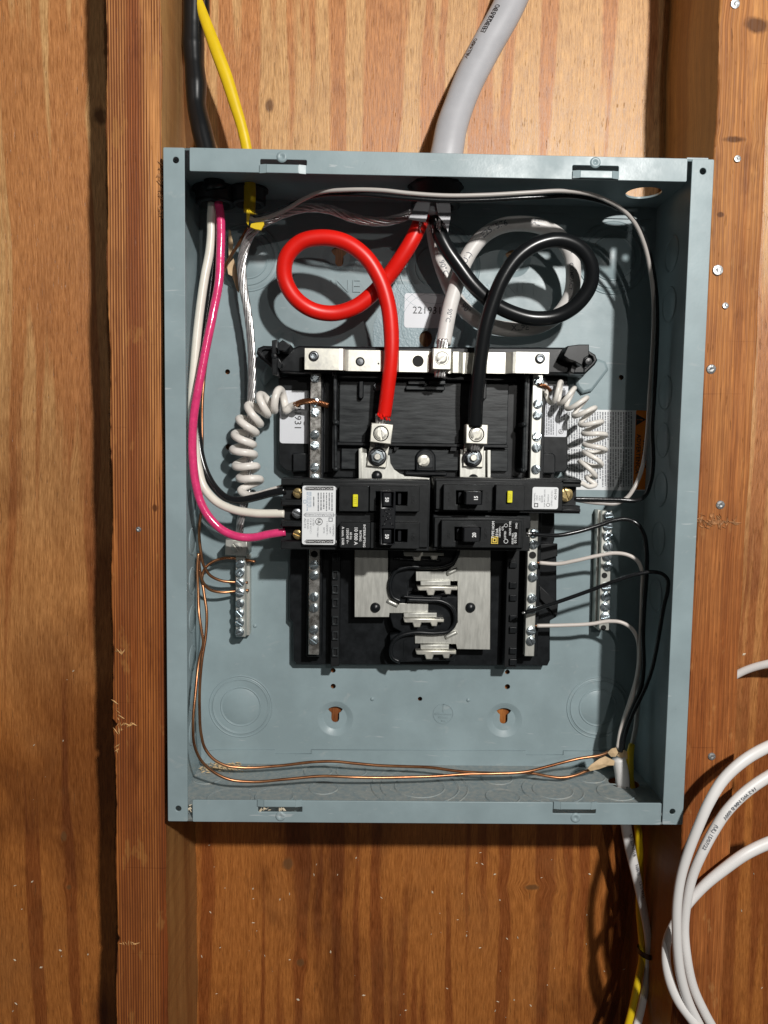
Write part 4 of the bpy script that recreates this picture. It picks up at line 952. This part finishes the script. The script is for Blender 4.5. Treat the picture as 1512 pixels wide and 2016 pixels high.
# ------------------------------------------------------------------ fittings in the top wall
def fitting(u, v, r, label, ribs, name='cable_bushing'):
    q = on_z(u, v, tz); t = thing(name, label, 'cable fitting', q+Vector((0, 0, 0)), 'bushings in the top wall')
    pf = [(r*1.08, -.001), (r*1.08, .0022), (r, .0026), (r, .0095)]
    for k in range(ribs): pf += [(r*.92, .0100+k*.0018), (r*.99, .0109+k*.0018)]
    pf += [(r*.90, pf[-1][1]+.0008), (r*.74, pf[-1][1]+.001), (r*.70, -.001)]
    me = lathe_me(pf, 36); me.transform(rot_to((0, 0, -1))); me.transform(Matrix.Translation(q)); mk('bushing_body', me, SLATP, t, True)
    me = lathe_me([(r*1.15, .0001), (r*1.15, .0018), (r*.95, .0021)], 8 if ribs > 1 else 30); me.transform(rot_to((0, 0, -1))); me.transform(Matrix.Translation(q)); mk('lock_ring', me, SLATP, t)
    return t
fitting(425, 372, .0150, 'black bushing in the top wall nearest the left corner of the box', 1)
fitting(490, 372, .0125, 'smaller black bushing in the top wall round the yellow cable', 1)
fitting(858, 366, .0180, 'large ribbed black bushing in the top wall above the wire loops', 3)
def wire(name, label, cat, group=None):
    t = None
    return label, cat, group
def solo(o, label, cat='wire', group=None): return tagged(o, label, cat, group)
# ------------------------------------------------------------------ big feeders
redp = [(832, 424, .044), (826, 442, .047), (813, 470, .048), (790, 508, .046), (765, 543, .042), (735, 577, .040), (700, 604, .039), (655, 617, .039), (612, 609, .041), (578, 583, .045), (560, 545, .048), (564, 507, .051), (590, 478, .053), (633, 468, .054), (680, 477, .055), (720, 506, .055), (748, 550, .054), (764, 600, .053), (770, 650, .052), (770, 705, .051), (764, 760, .048), (756, 819, .043)]
rt = thing('red_feeder_cable', 'thick red insulated feeder looped once above the left lug', 'cable', P(756, 819, .04), 'service feeder conductors')
cable('insulation', [(u, v, h, 15.2 if v < 700 else 14.2-(v-700)*.004) for u, v, h in redp], 15, RED, rt, n=24)
rg = random.Random(4); mes = []
for _ in range(16):
    a = rg.uniform(-1, 1); u, v = 755+a*12.5, 820+rg.uniform(-2, 5)+a*3; hh = .049-abs(a)*.004
    mes.append(cable_me([(u, v-3, hh), (u+rg.uniform(-3, 3), v+rg.uniform(-1, 3), hh+.0008)], rg.uniform(1, 2.2), 5))
mk('ragged_cut_edge', join(mes), RED, rt)
bkp = [(855, 422, .042), (859, 436, .045), (866, 462, .049), (880, 490, .050), (902, 522, .050), (935, 565, .049), (968, 595, .047), (1008, 616, .045), (1052, 627, .044), (1098, 622, .045), (1138, 597, .049), (1162, 560, .053), (1163, 522, .057), (1143, 490, .060), (1105, 473, .062), (1060, 480, .063), (1020, 506, .063), (990, 548, .062), (970, 597, .060), (957, 640, .058), (948, 690, .055), (942, 740, .052), (937, 790, .048), (935, 838, .044)]
bt = thing('black_feeder_cable', 'thick black insulated feeder looped once above the right lug', 'cable', P(935, 838, .04), 'service feeder conductors')
cable('insulation', [(u, v, h, 14.4) for u, v, h in bkp], 14, BLKINS, bt, n=24)
wfp = [(846, 410, .030), (852, 440, .026), (857, 475, .022), (866, 512, .019), (878, 547, .018), (894, 582, .018), (916, 611, .019), (946, 634, .020), (985, 646, .021), (1022, 648, .022), (1064, 641, .023), (1102, 617, .025), (1124, 580, .027), (1129, 540, .030), (1122, 497, .032), (1100, 465, .034), (1065, 446, .035), (1029, 440, .036), (990, 444, .036), (955, 462, .036), (930, 490, .036), (911, 525, .036), (899, 560, .037), (887, 600, .040), (880, 635, .043), (873, 677, .046)]
wt = thing('white_neutral_cable', 'thick grey white insulated neutral conductor looped behind the black feeder', 'cable', P(873, 677, .046), 'service feeder conductors')
wpath = catmull(wpts([(u, v, h, 14.6) for u, v, h in wfp], 14), .0016)
mk('insulation', sweep(wpath, 24), WHITEINS, wt, smooth=True)
def arc_at(path, u, v):
    best = None; s = 0; prev = None
    M_ = CROT.to_matrix().transposed()
    for p, r in path:
        if prev is not None: s += (p-prev).length
        prev = p
        q = M_ @ (p-CAM); pu, pv = 756+FPX*q.x/-q.z, 1008-FPX*q.y/-q.z
        e = (pu-u)**2+(pv-v)**2
        if best is None or e < best[0]: best = (e, s)
    return best[1]
for s, u, v, fl_, k in (('E257576', 970, 452, False, .0062), ('AL', 1052, 443, False, .0055), ('XLPE', 1021, 648, False, .006), ('90°', 916, 611, False, .006), ('90°C', 871, 530, False, .006), ('(UL)', 917, 515, False, .006), ('COMPACT', 1129, 545, False, .0042), ('600V', 1118, 490, False, .005), ('90°C', 882, 628, False, .005)):
    text_on(wpath, s, arc_at(wpath, u, v), k, .0 if k > .0045 else -.5, GINK, wt, flip=(u > 925 and v < 460) or u > 1100 or (u > 950 and v > 600 and False) or (u, v) in ((917, 515), (970, 452)))
# service cable and its torn sheath
ser = thing('service_cable', 'thick grey service cable running down from the upper right into the box top', 'cable', P(881, 297, .033))
sp1 = [(1030, -60, .016, 31), (1007, 0, .018, 30), (952, 102, .022, 29.5), (925, 155, .025, 29), (905, 204, .028, 28.5), (888, 255, .031, 30), (880, 300, .033, 31), (868, 345, .034, 31), (858, 372, .035, 31)]
spath = catmull(wpts(sp1, 30), .003)
mk('jacket', sweep(spath, 28, .72, True), SER, ser, smooth=True)
text_on(spath, 'E302630', arc_at(spath, 990, 70), .0062, .55, INK, ser, flip=True, r=None)
text_on(spath, 'AL 4/0', arc_at(spath, 962, 125), .0055, .8, INK, ser, flip=True)
# the jacket's end inside the box: split flap and shredded wrap
cable('jacket_end', [(858, 366, .035, 31), (853, 392, .044, 36), (848, 424, .048, 31)], 30, SER, ser, n=20, flat=.45, face=True)
slab('jacket_flap', px([(803, 432), (822, 396), (848, 396), (842, 422), (838, 438), (815, 434)], .058), .0575, .0583, SER, ser, bev=.0002)
slab('jacket_flap', px([(858, 398), (886, 396), (888, 420), (882, 458), (876, 442), (862, 424)], .057), .0565, .0573, SER, ser, bev=.0002)
rg = random.Random(14); mes = []
for _ in range(26):
    if rg.random() < .5: u, v = 836+rg.gauss(0, 5), 432+rg.gauss(0, 6)
    else: u, v = 866+rg.gauss(0, 7), 430+rg.gauss(0, 9)
    a = rg.uniform(.8, 2.0); L_ = rg.uniform(6, 18)
    mes.append(cable_me([(u, v, .055), (u+L_*.5*math.cos(a)+rg.uniform(-2, 2), v+L_*.5*math.sin(a), .057), (u+L_*math.cos(a), v+L_*math.sin(a), .054)], rg.uniform(.5, 1.1), 5))
mk('shredded_wrap', join(mes), FOIL, ser)
# ------------------------------------------------------------------ black and yellow cables from above
o = cable('black_supply_cable', [(384, -60, .030), (382, -5, .030), (381, 50, .030, 19), (381, 90, .030, 20.5), (383, 127, .031, 18.2), (386, 165, .032, 19.8), (387, 205, .033, 17.8), (397, 255, .036, 19.5), (408, 300, .038), (418, 340, .040), (425, 372, .040)], 19.5, BLKINS, n=24)
solo(o, 'thick black sheathed cable coming down beside the left stud into the box', 'cable')
o = cable('cable_shadow_strip', [(403, -60, .010), (400, 0, .010), (400, 30, .010), (388, 75, .012), (378, 120, .014)], 12, BLKINS, n=14)  # dark tube added for the shadow behind the yellow cable
solo(o, 'dark strip modelled as the shadow behind the yellow cable at the very top left', 'cable')
yt = thing('yellow_cable', 'yellow jacketed cable coming down into the box beside the black cable', 'cable', P(490, 372, .03))
cable('jacket', [(366, -60, .034, 9), (389, 0, .034, 9), (408, 51, .035, 10.5), (427, 102, .036, 12), (446, 153, .036, 12), (462, 204, .036, 11), (476, 250, .036, 10), (486, 295, .036, 10), (491, 340, .037, 10.5), (492, 380, .038, 11.5), (491, 418, .040, 11)], 11, YEL, yt, n=18, flat=.7, face=True)
slab('split_jacket', px([(485, 414), (488, 412), (492, 420), (489, 444), (485, 438)], .049), .047, .049, YEL, yt, bev=.0003)
slab('split_jacket', px([(494, 440), (504, 438), (519, 436), (520, 441), (514, 453), (502, 451), (492, 447)], .050), .047, .050, YEL, yt, bev=.0003)
slab('split_jacket', px([(490, 412), (498, 418), (506, 421), (498, 422), (491, 420)], .049), .047, .049, YEL, yt, bev=.0003)
# ------------------------------------------------------------------ bare aluminium neutral round to the left lug
alp = [(812, 420, .044), (800, 425, .044), (786, 430, .044), (756, 436, .044), (725, 435, .044), (695, 429, .043), (650, 413, .041), (604, 409, .039), (565, 418, .038), (532, 432, .037), (508, 445, .036), (492, 463, .034), (482, 487, .031), (476, 520, .029), (478, 558, .028), (485, 598, .028), (491, 640, .027), (495, 690, .025), (496, 740, .023), (494, 800, .021), (492, 860, .020), (490, 920, .020), (487, 965, .021), (479, 1000, .022), (473, 1030, .021), (470, 1064, .020)]
o = strands('bare_aluminium_neutral', [(u, v, h, 9 if v < 560 else 8) for u, v, h in alp], 8, ALU, None, k=7, turns_per_m=15, n=8)
solo(o, 'bare twisted aluminium conductor running down to the left ground bar lug', 'wire')
# ------------------------------------------------------------------ pigtail coils
def coil(axis, R, r, turns, phase, lead_in, lead_out, m, name, parent, squash=1.0):
    ax = catmull([(P(u, v, h), R/sc(h)) for u, v, h in axis], .001)
    tot = sum((ax[i+1][0]-ax[i][0]).length for i in range(len(ax)-1)); N = int(turns*26); pts = []
    ss = [0]
    for i in range(len(ax)-1): ss.append(ss[-1]+(ax[i+1][0]-ax[i][0]).length)
    j = 0
    for k in range(N+1):
        s = tot*k/N
        while j < len(ss)-2 and ss[j+1] < s: j += 1
        f = (s-ss[j])/max(1e-9, ss[j+1]-ss[j]); p = ax[j][0].lerp(ax[j+1][0], f); T = (ax[min(j+2, len(ax)-1)][0]-ax[max(0, j-1)][0]).normalized()
        F = Vector((0, -1, 0)); Rt = F.cross(T).normalized()      # to the viewer's right when T runs down
        if Rt.length < .5: Rt = Vector((1, 0, 0))
        ph = phase+2*math.pi*turns*k/N; rad = ax[j][1]*(1+.035*math.sin(k*.21)+.03*math.sin(k*.083+1)); p = p+T*.0005*math.sin(k*.137+phase)
        pts.append((p-Rt*math.cos(ph)*rad+F*math.sin(ph)*rad*squash, r/sc(.03)))
    pin = [(P(u, v, h), r/sc(h)) for u, v, h in lead_in]; pout = [(P(u, v, h), r/sc(h)) for u, v, h in lead_out]
    full = catmull(pin+pts[::2]+pout, .0008)
    return mk(name, sweep(full, 12), m, parent, smooth=True)
pt = thing('white_pigtail_wire', 'thick white pigtail wire wound in a coil left of the breakers', 'wire', P(490, 900, .02), 'neutral pigtail wires')
coil([(562, 788, .026), (533, 790, .026), (511, 805, .026), (494, 826, .026), (483, 850, .026), (478, 876, .026), (480, 902, .026), (488, 930, .026), (494, 950, .027)], 20, 7.6, 8.0, 3.4, [(586, 797, .030), (574, 800, .026)], [(474, 966, .030), (490, 976, .036), (512, 974, .042), (535, 967, .048), (556, 961, .052)], PIG, 'insulation', pt, .9)
strands('copper_end', [(580, 798, .030), (590, 793, .031), (602, 790, .033), (614, 790, .034), (628, 793, .033), (646, 799, .031)], 6.2, COPPER, pt, k=8, turns_per_m=45, n=5)
pt2 = thing('white_pigtail_wire', 'thin white pigtail wire wound in a coil over the warning label right of the breakers', 'wire', P(1160, 900, .02), 'neutral pigtail wires')
coil([(1078, 772, .032), (1100, 772, .032), (1120, 781, .032), (1138, 796, .032), (1154, 816, .032), (1165, 838, .032), (1171, 862, .032), (1171, 888, .032), (1164, 912, .033), (1152, 932, .034)], 20.5, 4.8, 9.0, 3.9, [(1066, 758, .031), (1070, 766, .031)], [(1158, 944, .040), (1172, 954, .042), (1160, 958, .044), (1144, 951, .046), (1130, 951, .046)], PIG, 'insulation', pt2, .95)
strands('copper_end', [(1060, 757, .034), (1068, 758, .035), (1078, 763, .034), (1084, 770, .033)], 3.6, COPPER, pt2, k=6, turns_per_m=60, n=5)
# ------------------------------------------------------------------ left hand conductors
o = cable('white_wire', [(418, 400, .042), (416, 430, .042), (416, 460, .042), (412, 500, .042), (404, 540, .043), (395, 600, .044), (388, 660, .045), (383, 717, .046), (379, 770, .046), (379, 830, .046), (384, 880, .046), (390, 920, .047), (402, 960, .048), (427, 988, .050), (459, 1003, .052), (499, 1010, .054), (560, 1011, .056)], 8.4, CREAM, n=18)
solo(o, 'cream white wire curving down to the middle terminal of the wide breaker', 'wire', 'conductors of the left cable')
o = cable('pink_wire', [(430, 400, .046), (434, 425, .048), (435, 458, .049), (434, 503, .050), (430, 564, .052), (422, 604, .053), (414, 645, .055), (406, 683, .056), (398, 725, .057), (389, 772, .058), (382, 815, .058), (379, 859, .058), (380, 908, .058), (386, 955, .058), (397, 993, .058), (414, 1021, .058), (440, 1045, .058), (471, 1057, .058), (499, 1058, .057), (529, 1052, .057), (562, 1047, .056)], 8.3, PINK, n=18)
solo(o, 'glossy pink red wire curving down the left side to the wide breaker', 'wire', 'conductors of the left cable')
o = cable('black_wire', [(424, 400, .036), (422, 440, .036), (421, 500, .036), (414, 570, .036), (406, 628, .036), (398, 680, .037), (391, 740, .038), (387, 800, .038), (390, 855, .038), (396, 900, .040), (408, 936, .042), (426, 964, .045), (447, 981, .048), (472, 985, .050), (500, 980, .052), (530, 972, .054), (562, 965, .056)], 7.6, BLKSM, n=18)
solo(o, 'black wire behind the pink one ending at the top terminal of the wide breaker', 'wire', 'conductors of the left cable')
# kraft filler strip
o = slab('paper_filler', px([(447, 446), (451, 450), (456, 475), (455, 500), (460, 515), (467, 545), (468, 574), (463, 568), (454, 540), (446, 536), (444, 522), (448, 512), (446, 480)], .020), .013, .0136, PAPER, None, bev=.0002)
solo(o, 'torn strip of brown paper filler behind the pink wire at the upper left', 'paper')
# ------------------------------------------------------------------ bare copper earths
def cu(name, pts, label): return solo(cable(name, pts, 3.0, COPPER, n=10), label, 'wire', 'bare copper ground wires')
cu('bare_copper_wire', [(489, 448, .034), (483, 457, .032), (470, 480, .028), (455, 503, .022), (445, 520, .018), (436, 560, .014), (424, 620, .012), (408, 700, .012), (399, 779, .014), (398, 884, .018), (397, 960, .022), (396, 1007, .024), (392, 1040, .024), (395, 1083, .024), (401, 1113, .023), (414, 1133, .021), (435, 1143, .018), (462, 1146, .015), (488, 1147, .014)], 'bare copper wire from the yellow cable down to the left ground bar')
cu('bare_copper_wire', [(1203, 1478, .046), (1190, 1484, .048), (1137, 1494, .050), (1078, 1509, .050), (1038, 1519, .050), (975, 1523, .050), (919, 1524, .050), (860, 1528, .052), (800, 1530, .054), (746, 1531, .056), (692, 1530, .058), (637, 1528, .058), (564, 1534, .060), (492, 1539, .062), (450, 1534, .064), (418, 1518, .066), (396, 1497, .068), (383, 1468, .070), (380, 1430, .070), (385, 1363, .064), (392, 1300, .054), (400, 1262, .044), (397, 1243, .040), (392, 1208, .034), (390, 1160, .030), (389, 1110, .028), (391, 1090, .027), (393, 1121, .026), (399, 1145, .025), (412, 1160, .022), (436, 1166, .018), (462, 1164, .015), (490, 1162, .014)], 'front bare copper wire along the box floor and up the left side')
cu('bare_copper_wire', [(1204, 1503, .040), (1180, 1510, .040), (1157, 1517, .040), (1130, 1527, .040), (1105, 1531, .040), (1078, 1528, .040), (1046, 1522, .041), (1000, 1522, .0415), (967, 1522, .041), (899, 1518, .038), (848, 1511, .034), (800, 1509, .031), (746, 1507, .029), (700, 1503, .028), (655, 1499, .027), (619, 1500, .027), (546, 1508, .028), (473, 1511, .032), (448, 1508, .034), (420, 1494, .036), (403, 1472, .036), (396, 1445, .036), (393, 1399, .036), (394, 1340, .036), (398, 1297, .034), (405, 1252, .030), (407, 1208, .027), (401, 1163, .024), (398, 1135, .022), (405, 1117, .021), (419, 1106, .020), (440, 1099, .019), (463, 1099, .017), (503, 1106, .016)], 'rear bare copper wire along the box floor and up the left side')
# ------------------------------------------------------------------ thin wires up and over to the right
tw = [(488, 428, .044), (503, 433, .045), (519, 430, .048), (559, 415, .056), (598, 392, .068), (629, 379, .078), (680, 374, .086), (756, 375, .090), (801, 380, .090), (877, 385, .090), (953, 384, .090), (1044, 379, .090), (1105, 376, .088), (1135, 378, .086), (1168, 384, .082), (1198, 396, .076), (1227, 414, .068), (1250, 440, .062), (1268, 480, .056), (1280, 531, .050), (1286, 577, .046), (1287, 639, .042), (1284, 700, .040), (1279, 778, .040), (1275, 845, .040), (1268, 905, .040), (1258, 940, .044), (1247, 963, .046), (1233, 981, .050), (1214, 991, .050), (1187, 991, .050), (1150, 987, .050), (1132, 984, .050)]
o = cable('thin_white_wire', tw, 4.0, THIN, n=12); solo(o, 'thin white wire sweeping under the top wall and down the right side', 'wire')
tb_ = [(500, 426, .042), (530, 422, .044), (575, 402, .056), (629, 384, .070), (700, 382, .078), (800, 390, .080), (877, 395, .080), (953, 394, .080), (1044, 389, .080), (1135, 387, .076), (1198, 402, .068), (1236, 422, .060), (1262, 455, .054), (1280, 505, .048), (1290, 560, .043), (1294, 639, .038), (1292, 700, .036), (1288, 778, .036), (1284, 845, .036), (1286, 913, .040), (1281, 950, .046), (1270, 976, .050), (1258, 984, .053), (1220, 984, .053), (1180, 983, .053), (1130, 982, .053)]
o = cable('thin_black_wire', tb_, 4.3, BLKSM, n=12); solo(o, 'thin black wire beside the white one down the right side to breaker 15', 'wire')
# ------------------------------------------------------------------ right hand circuit wires
def bent(name, pts, wp, m, label, cat='wire', tip=None):
    t = thing(name, label, cat, P(*pts[0][:3]), None)
    cable('insulation', pts, wp, m, t, n=12)
    if tip: cable('stripped_end', tip, wp*.55, COPPER if m is not BLKSM else ALU, t, n=8)
    return t
bent('black_wire', [(1046, 1051, .050), (1065, 1053, .049), (1099, 1054, .047), (1132, 1048, .046), (1177, 1035, .046), (1211, 1024, .047), (1234, 1022, .048), (1254, 1031, .050), (1267, 1050, .050), (1273, 1084, .050), (1273, 1129, .050), (1269, 1185, .048), (1266, 1252, .046), (1267, 1318, .044), (1264, 1345, .044), (1240, 1409, .042), (1224, 1458, .040), (1222, 1480, .040)], 4.4, BLKSM, 'black wire from the breaker marked 20 arching over the top of the right ground bar', tip=[(1036, 1050, .050), (1048, 1051, .050)])
bent('white_wire', [(1062, 1108, .032), (1099, 1110, .034), (1132, 1104, .037), (1177, 1094, .040), (1211, 1089, .042), (1234, 1092, .044), (1254, 1103, .046), (1264, 1124, .046), (1264, 1162, .045), (1263, 1207, .044), (1261, 1250, .043), (1258, 1318, .042), (1240, 1389, .040), (1222, 1437, .038), (1216, 1472, .038)], 3.9, THINW, 'upper thin white wire crossing the right ground bar', tip=[(1054, 1107, .031), (1064, 1108, .032)])
bent('loose_black_wire', [(1034, 1206, .046), (1060, 1198, .047), (1087, 1189, .049), (1155, 1165, .054), (1211, 1144, .060), (1256, 1130, .064), (1285, 1126, .066), (1304, 1130, .068), (1314, 1140, .069), (1315, 1160, .068), (1308, 1190, .066), (1299, 1241, .062), (1291, 1285, .056), (1283, 1320, .052), (1268, 1360, .048), (1246, 1405, .044), (1230, 1450, .042), (1226, 1475, .040)], 4.0, BLKSM, 'loose black wire with a cut end slanting across the right ground bar', tip=[(1028, 1207, .046), (1036, 1205, .046)])
bent('white_wire', [(1057, 1232, .031), (1110, 1231, .033), (1166, 1228, .036), (1200, 1223, .038), (1222, 1225, .040), (1242, 1236, .041), (1255, 1258, .041), (1258, 1290, .041), (1254, 1330, .040), (1240, 1380, .038), (1224, 1430, .036), (1218, 1475, .036)], 3.9, THINW, 'lower thin white wire crossing the foot of the right ground bar', tip=[(1049, 1232, .030), (1060, 1232, .031)])
o = cable('tan_wire', [(1258, 1340, .030), (1255, 1393, .030), (1252, 1429, .030), (1246, 1461, .030), (1240, 1490, .030)], 5, THIN, n=12); solo(o, 'short tan wire rising out of the yellow sheath in the lower right corner', 'wire')
o = cable('yellow_sheath_end', [(1244, 1465, .034, 6), (1240, 1490, .034, 8), (1240, 1512, .034, 8), (1240, 1530, .034, 8), (1243, 1550, .034, 8), (1248, 1580, .034, 8)], 8, YEL, n=14); solo(o, 'cut yellow cable sheath standing in the lower right corner of the box', 'cable sheath')
o = cable('white_sheath_end', [(1218, 1492, .036, 13), (1222, 1510, .036, 14), (1226, 1540, .036, 14), (1228, 1575, .036, 13)], 14, NM, n=18); solo(o, 'cut white cable sheath end in the lower right corner of the box', 'cable sheath')
def scrap(name, pts, h, label, bend=.006, seed=1):
    rg = random.Random(seed); vs = [P(u, v, h+rg.uniform(-1, 1)*bend) for u, v in pts]; c = sum(vs, Vector())/len(vs); c.y -= bend*.6
    k = len(vs); fs = [(i, (i+1) % k, k) for i in range(k)]; me = bpy.data.meshes.new('s'); me.from_pydata(vs+[c], [], fs)
    bm = bmesh.new(); bm.from_mesh(me); bmesh.ops.recalc_face_normals(bm, faces=bm.faces[:])
    r = bmesh.ops.extrude_face_region(bm, geom=bm.faces[:]); bmesh.ops.translate(bm, vec=(0, .0004, 0), verts=[g for g in r['geom'] if isinstance(g, bmesh.types.BMVert)])
    bm.to_mesh(me); bm.free(); return solo(mk(name, me, PAPER), label, 'paper')
scrap('paper_scrap', [(1157, 1513), (1163, 1506), (1180, 1494), (1192, 1489), (1202, 1494), (1210, 1498), (1209, 1507), (1196, 1508), (1180, 1514), (1162, 1518)], .046, 'torn tan paper flap lying on the copper wires by the lower right corner', .0012, 2)
scrap('paper_scrap', [(1196, 1482), (1204, 1474), (1213, 1472), (1217, 1482), (1212, 1490), (1203, 1490)], .050, 'small pale paper scrap on the end of the upper copper wire', .001, 3)
scrap('paper_scrap', [(1215, 1488), (1222, 1450), (1228, 1447), (1228, 1475), (1236, 1482), (1238, 1495), (1226, 1494)], .036, 'brown paper filler standing up between the wires in the lower right corner', .002, 4)
# ------------------------------------------------------------------ cables below and right of the box
nmw = [(1229, 1585, .034, 11), (1232, 1622, .034, 11), (1240, 1668, .034, 11), (1249, 1709, .034, 10), (1261, 1763, .034, 9), (1272, 1818, .036, 8), (1277, 1859, .036, 7.5), (1277, 1900, .036, 7.5), (1269, 1954, .040, 8), (1255, 2016, .044, 8.5), (1240, 2070, .046, 8.5)]
t = thing('white_cable', 'white jacketed cable hanging from the box floor beside the yellow one', 'cable', P(1232, 1622, .024))
pth = catmull(wpts(nmw, 10), .003); mk('jacket', sweep(pth, 16, .7, True), NM, t, smooth=True)
for s, u, v in (('LT 22/17/18', 1242, 1660), ('NM-B', 1252, 1705), ('12-2 WG', 1262, 1748)): text_on(pth, s, arc_at(pth, u, v), .0038, -.45, GINK, t)
o = cable('yellow_cable', [(1250, 1585, .026), (1255, 1622, .026), (1259, 1680, .026), (1260, 1740, .024), (1259, 1790, .026), (1262, 1830, .028), (1265, 1870, .032), (1264, 1890, .034), (1257, 1927, .038), (1246, 1981, .044), (1231, 2040, .048)], 7.6, YEL, n=14)
solo(o, 'yellow jacketed cable hanging from the box floor behind the white one', 'cable')
c = P(1271, 1874, .035); me = bpy.data.meshes.new('t'); vs = []; fs = []; n = 28
for k in range(n):
    a = 2*math.pi*k/n; x, y = .0068*math.cos(a), .0072*math.sin(a)
    for dz in (-.002, .002): vs.append((c.x+x, c.y+y, c.z+dz-x*.25))
    for dz in (.002, -.002): vs.append((c.x+x*.86, c.y+y*.86, c.z+dz-x*.25))
for k in range(n):
    for j in range(4): a, b_ = k*4+j, k*4+(j+1) % 4; a2, b2 = ((k+1) % n)*4+j, ((k+1) % n)*4+(j+1) % 4; fs.append((a, b_, b2, a2))
me.from_pydata(vs, [], fs); o = mk('cable_tie', me, mat('brown_tie', (.06, .028, .012), .4)); solo(o, 'dark brown tie binding the white and yellow cables below the box', 'cable tie')
def loopc(name, pts, label, txt=()):
    t = thing(name, label, 'cable', P(pts[2][0], pts[2][1], pts[2][2]), 'white cable coil at the lower right'); p_ = catmull(wpts(pts, 10), .003)
    mk('jacket', sweep(p_, 18, .85, True), NM, t, smooth=True)
    for s, u, v, th in txt: text_on(p_, s, arc_at(p_, u, v), .0034, th, GINK, t)
    return t
loopc('white_cable_loop', [(1620, 1440, .10, 12), (1560, 1452, .108, 12), (1512, 1470, .112, 12), (1465, 1497, .116, 12), (1424, 1535, .118, 11.5), (1396, 1580, .120, 11), (1376, 1625, .120, 10.5), (1356, 1675, .118, 10.3), (1341, 1725, .116, 10), (1333, 1780, .114, 10), (1332, 1830, .112, 10), (1334, 1875, .110, 10), (1341, 1925, .108, 10), (1356, 1975, .106, 10), (1380, 2025, .104, 10), (1400, 2070, .102, 10)], 'outermost upper strand of the white cable coil, nearest the box corner')
loopc('white_cable_loop', [(1620, 1485, .098, 12), (1560, 1505, .102, 12), (1512, 1529, .104, 12), (1465, 1562, .106, 12), (1430, 1598, .108, 11.5), (1404, 1638, .108, 11), (1382, 1680, .108, 10.5), (1364, 1722, .106, 10.3), (1352, 1775, .104, 10), (1347, 1832, .102, 10), (1352, 1886, .102, 10), (1365, 1945, .100, 10), (1386, 1992, .098, 10), (1410, 2035, .096, 10), (1430, 2070, .095, 10)], 'inner strand of the white cable coil with a line of black printing', [('14-2 WG NM-B 600V', 1450, 1575, .1), ('(UL) 15/07/22', 1398, 1648, .55)])
loopc('white_cable_loop', [(1620, 1632, .086, 13), (1560, 1645, .092, 13), (1512, 1660, .094, 13), (1468, 1681, .096, 12.5), (1427, 1710, .096, 12), (1386, 1744, .096, 11), (1354, 1780, .096, 10), (1328, 1818, .097, 9.5), (1313, 1855, .098, 9.5), (1311, 1886, .100, 9.5), (1317, 1925, .102, 9.8), (1334, 1968, .104, 10), (1360, 2005, .106, 10), (1390, 2045, .108, 10)], 'white cable strand crossing behind the others from the right edge')
loopc('white_cable_loop', [(1400, 1370, .002, 7.5), (1430, 1342, .006, 7.5), (1458, 1324, .010, 8), (1480, 1315, .014, 8), (1512, 1307, .020, 8.5), (1570, 1300, .03, 9)], 'short piece of white cable showing behind the right stud above the coil')
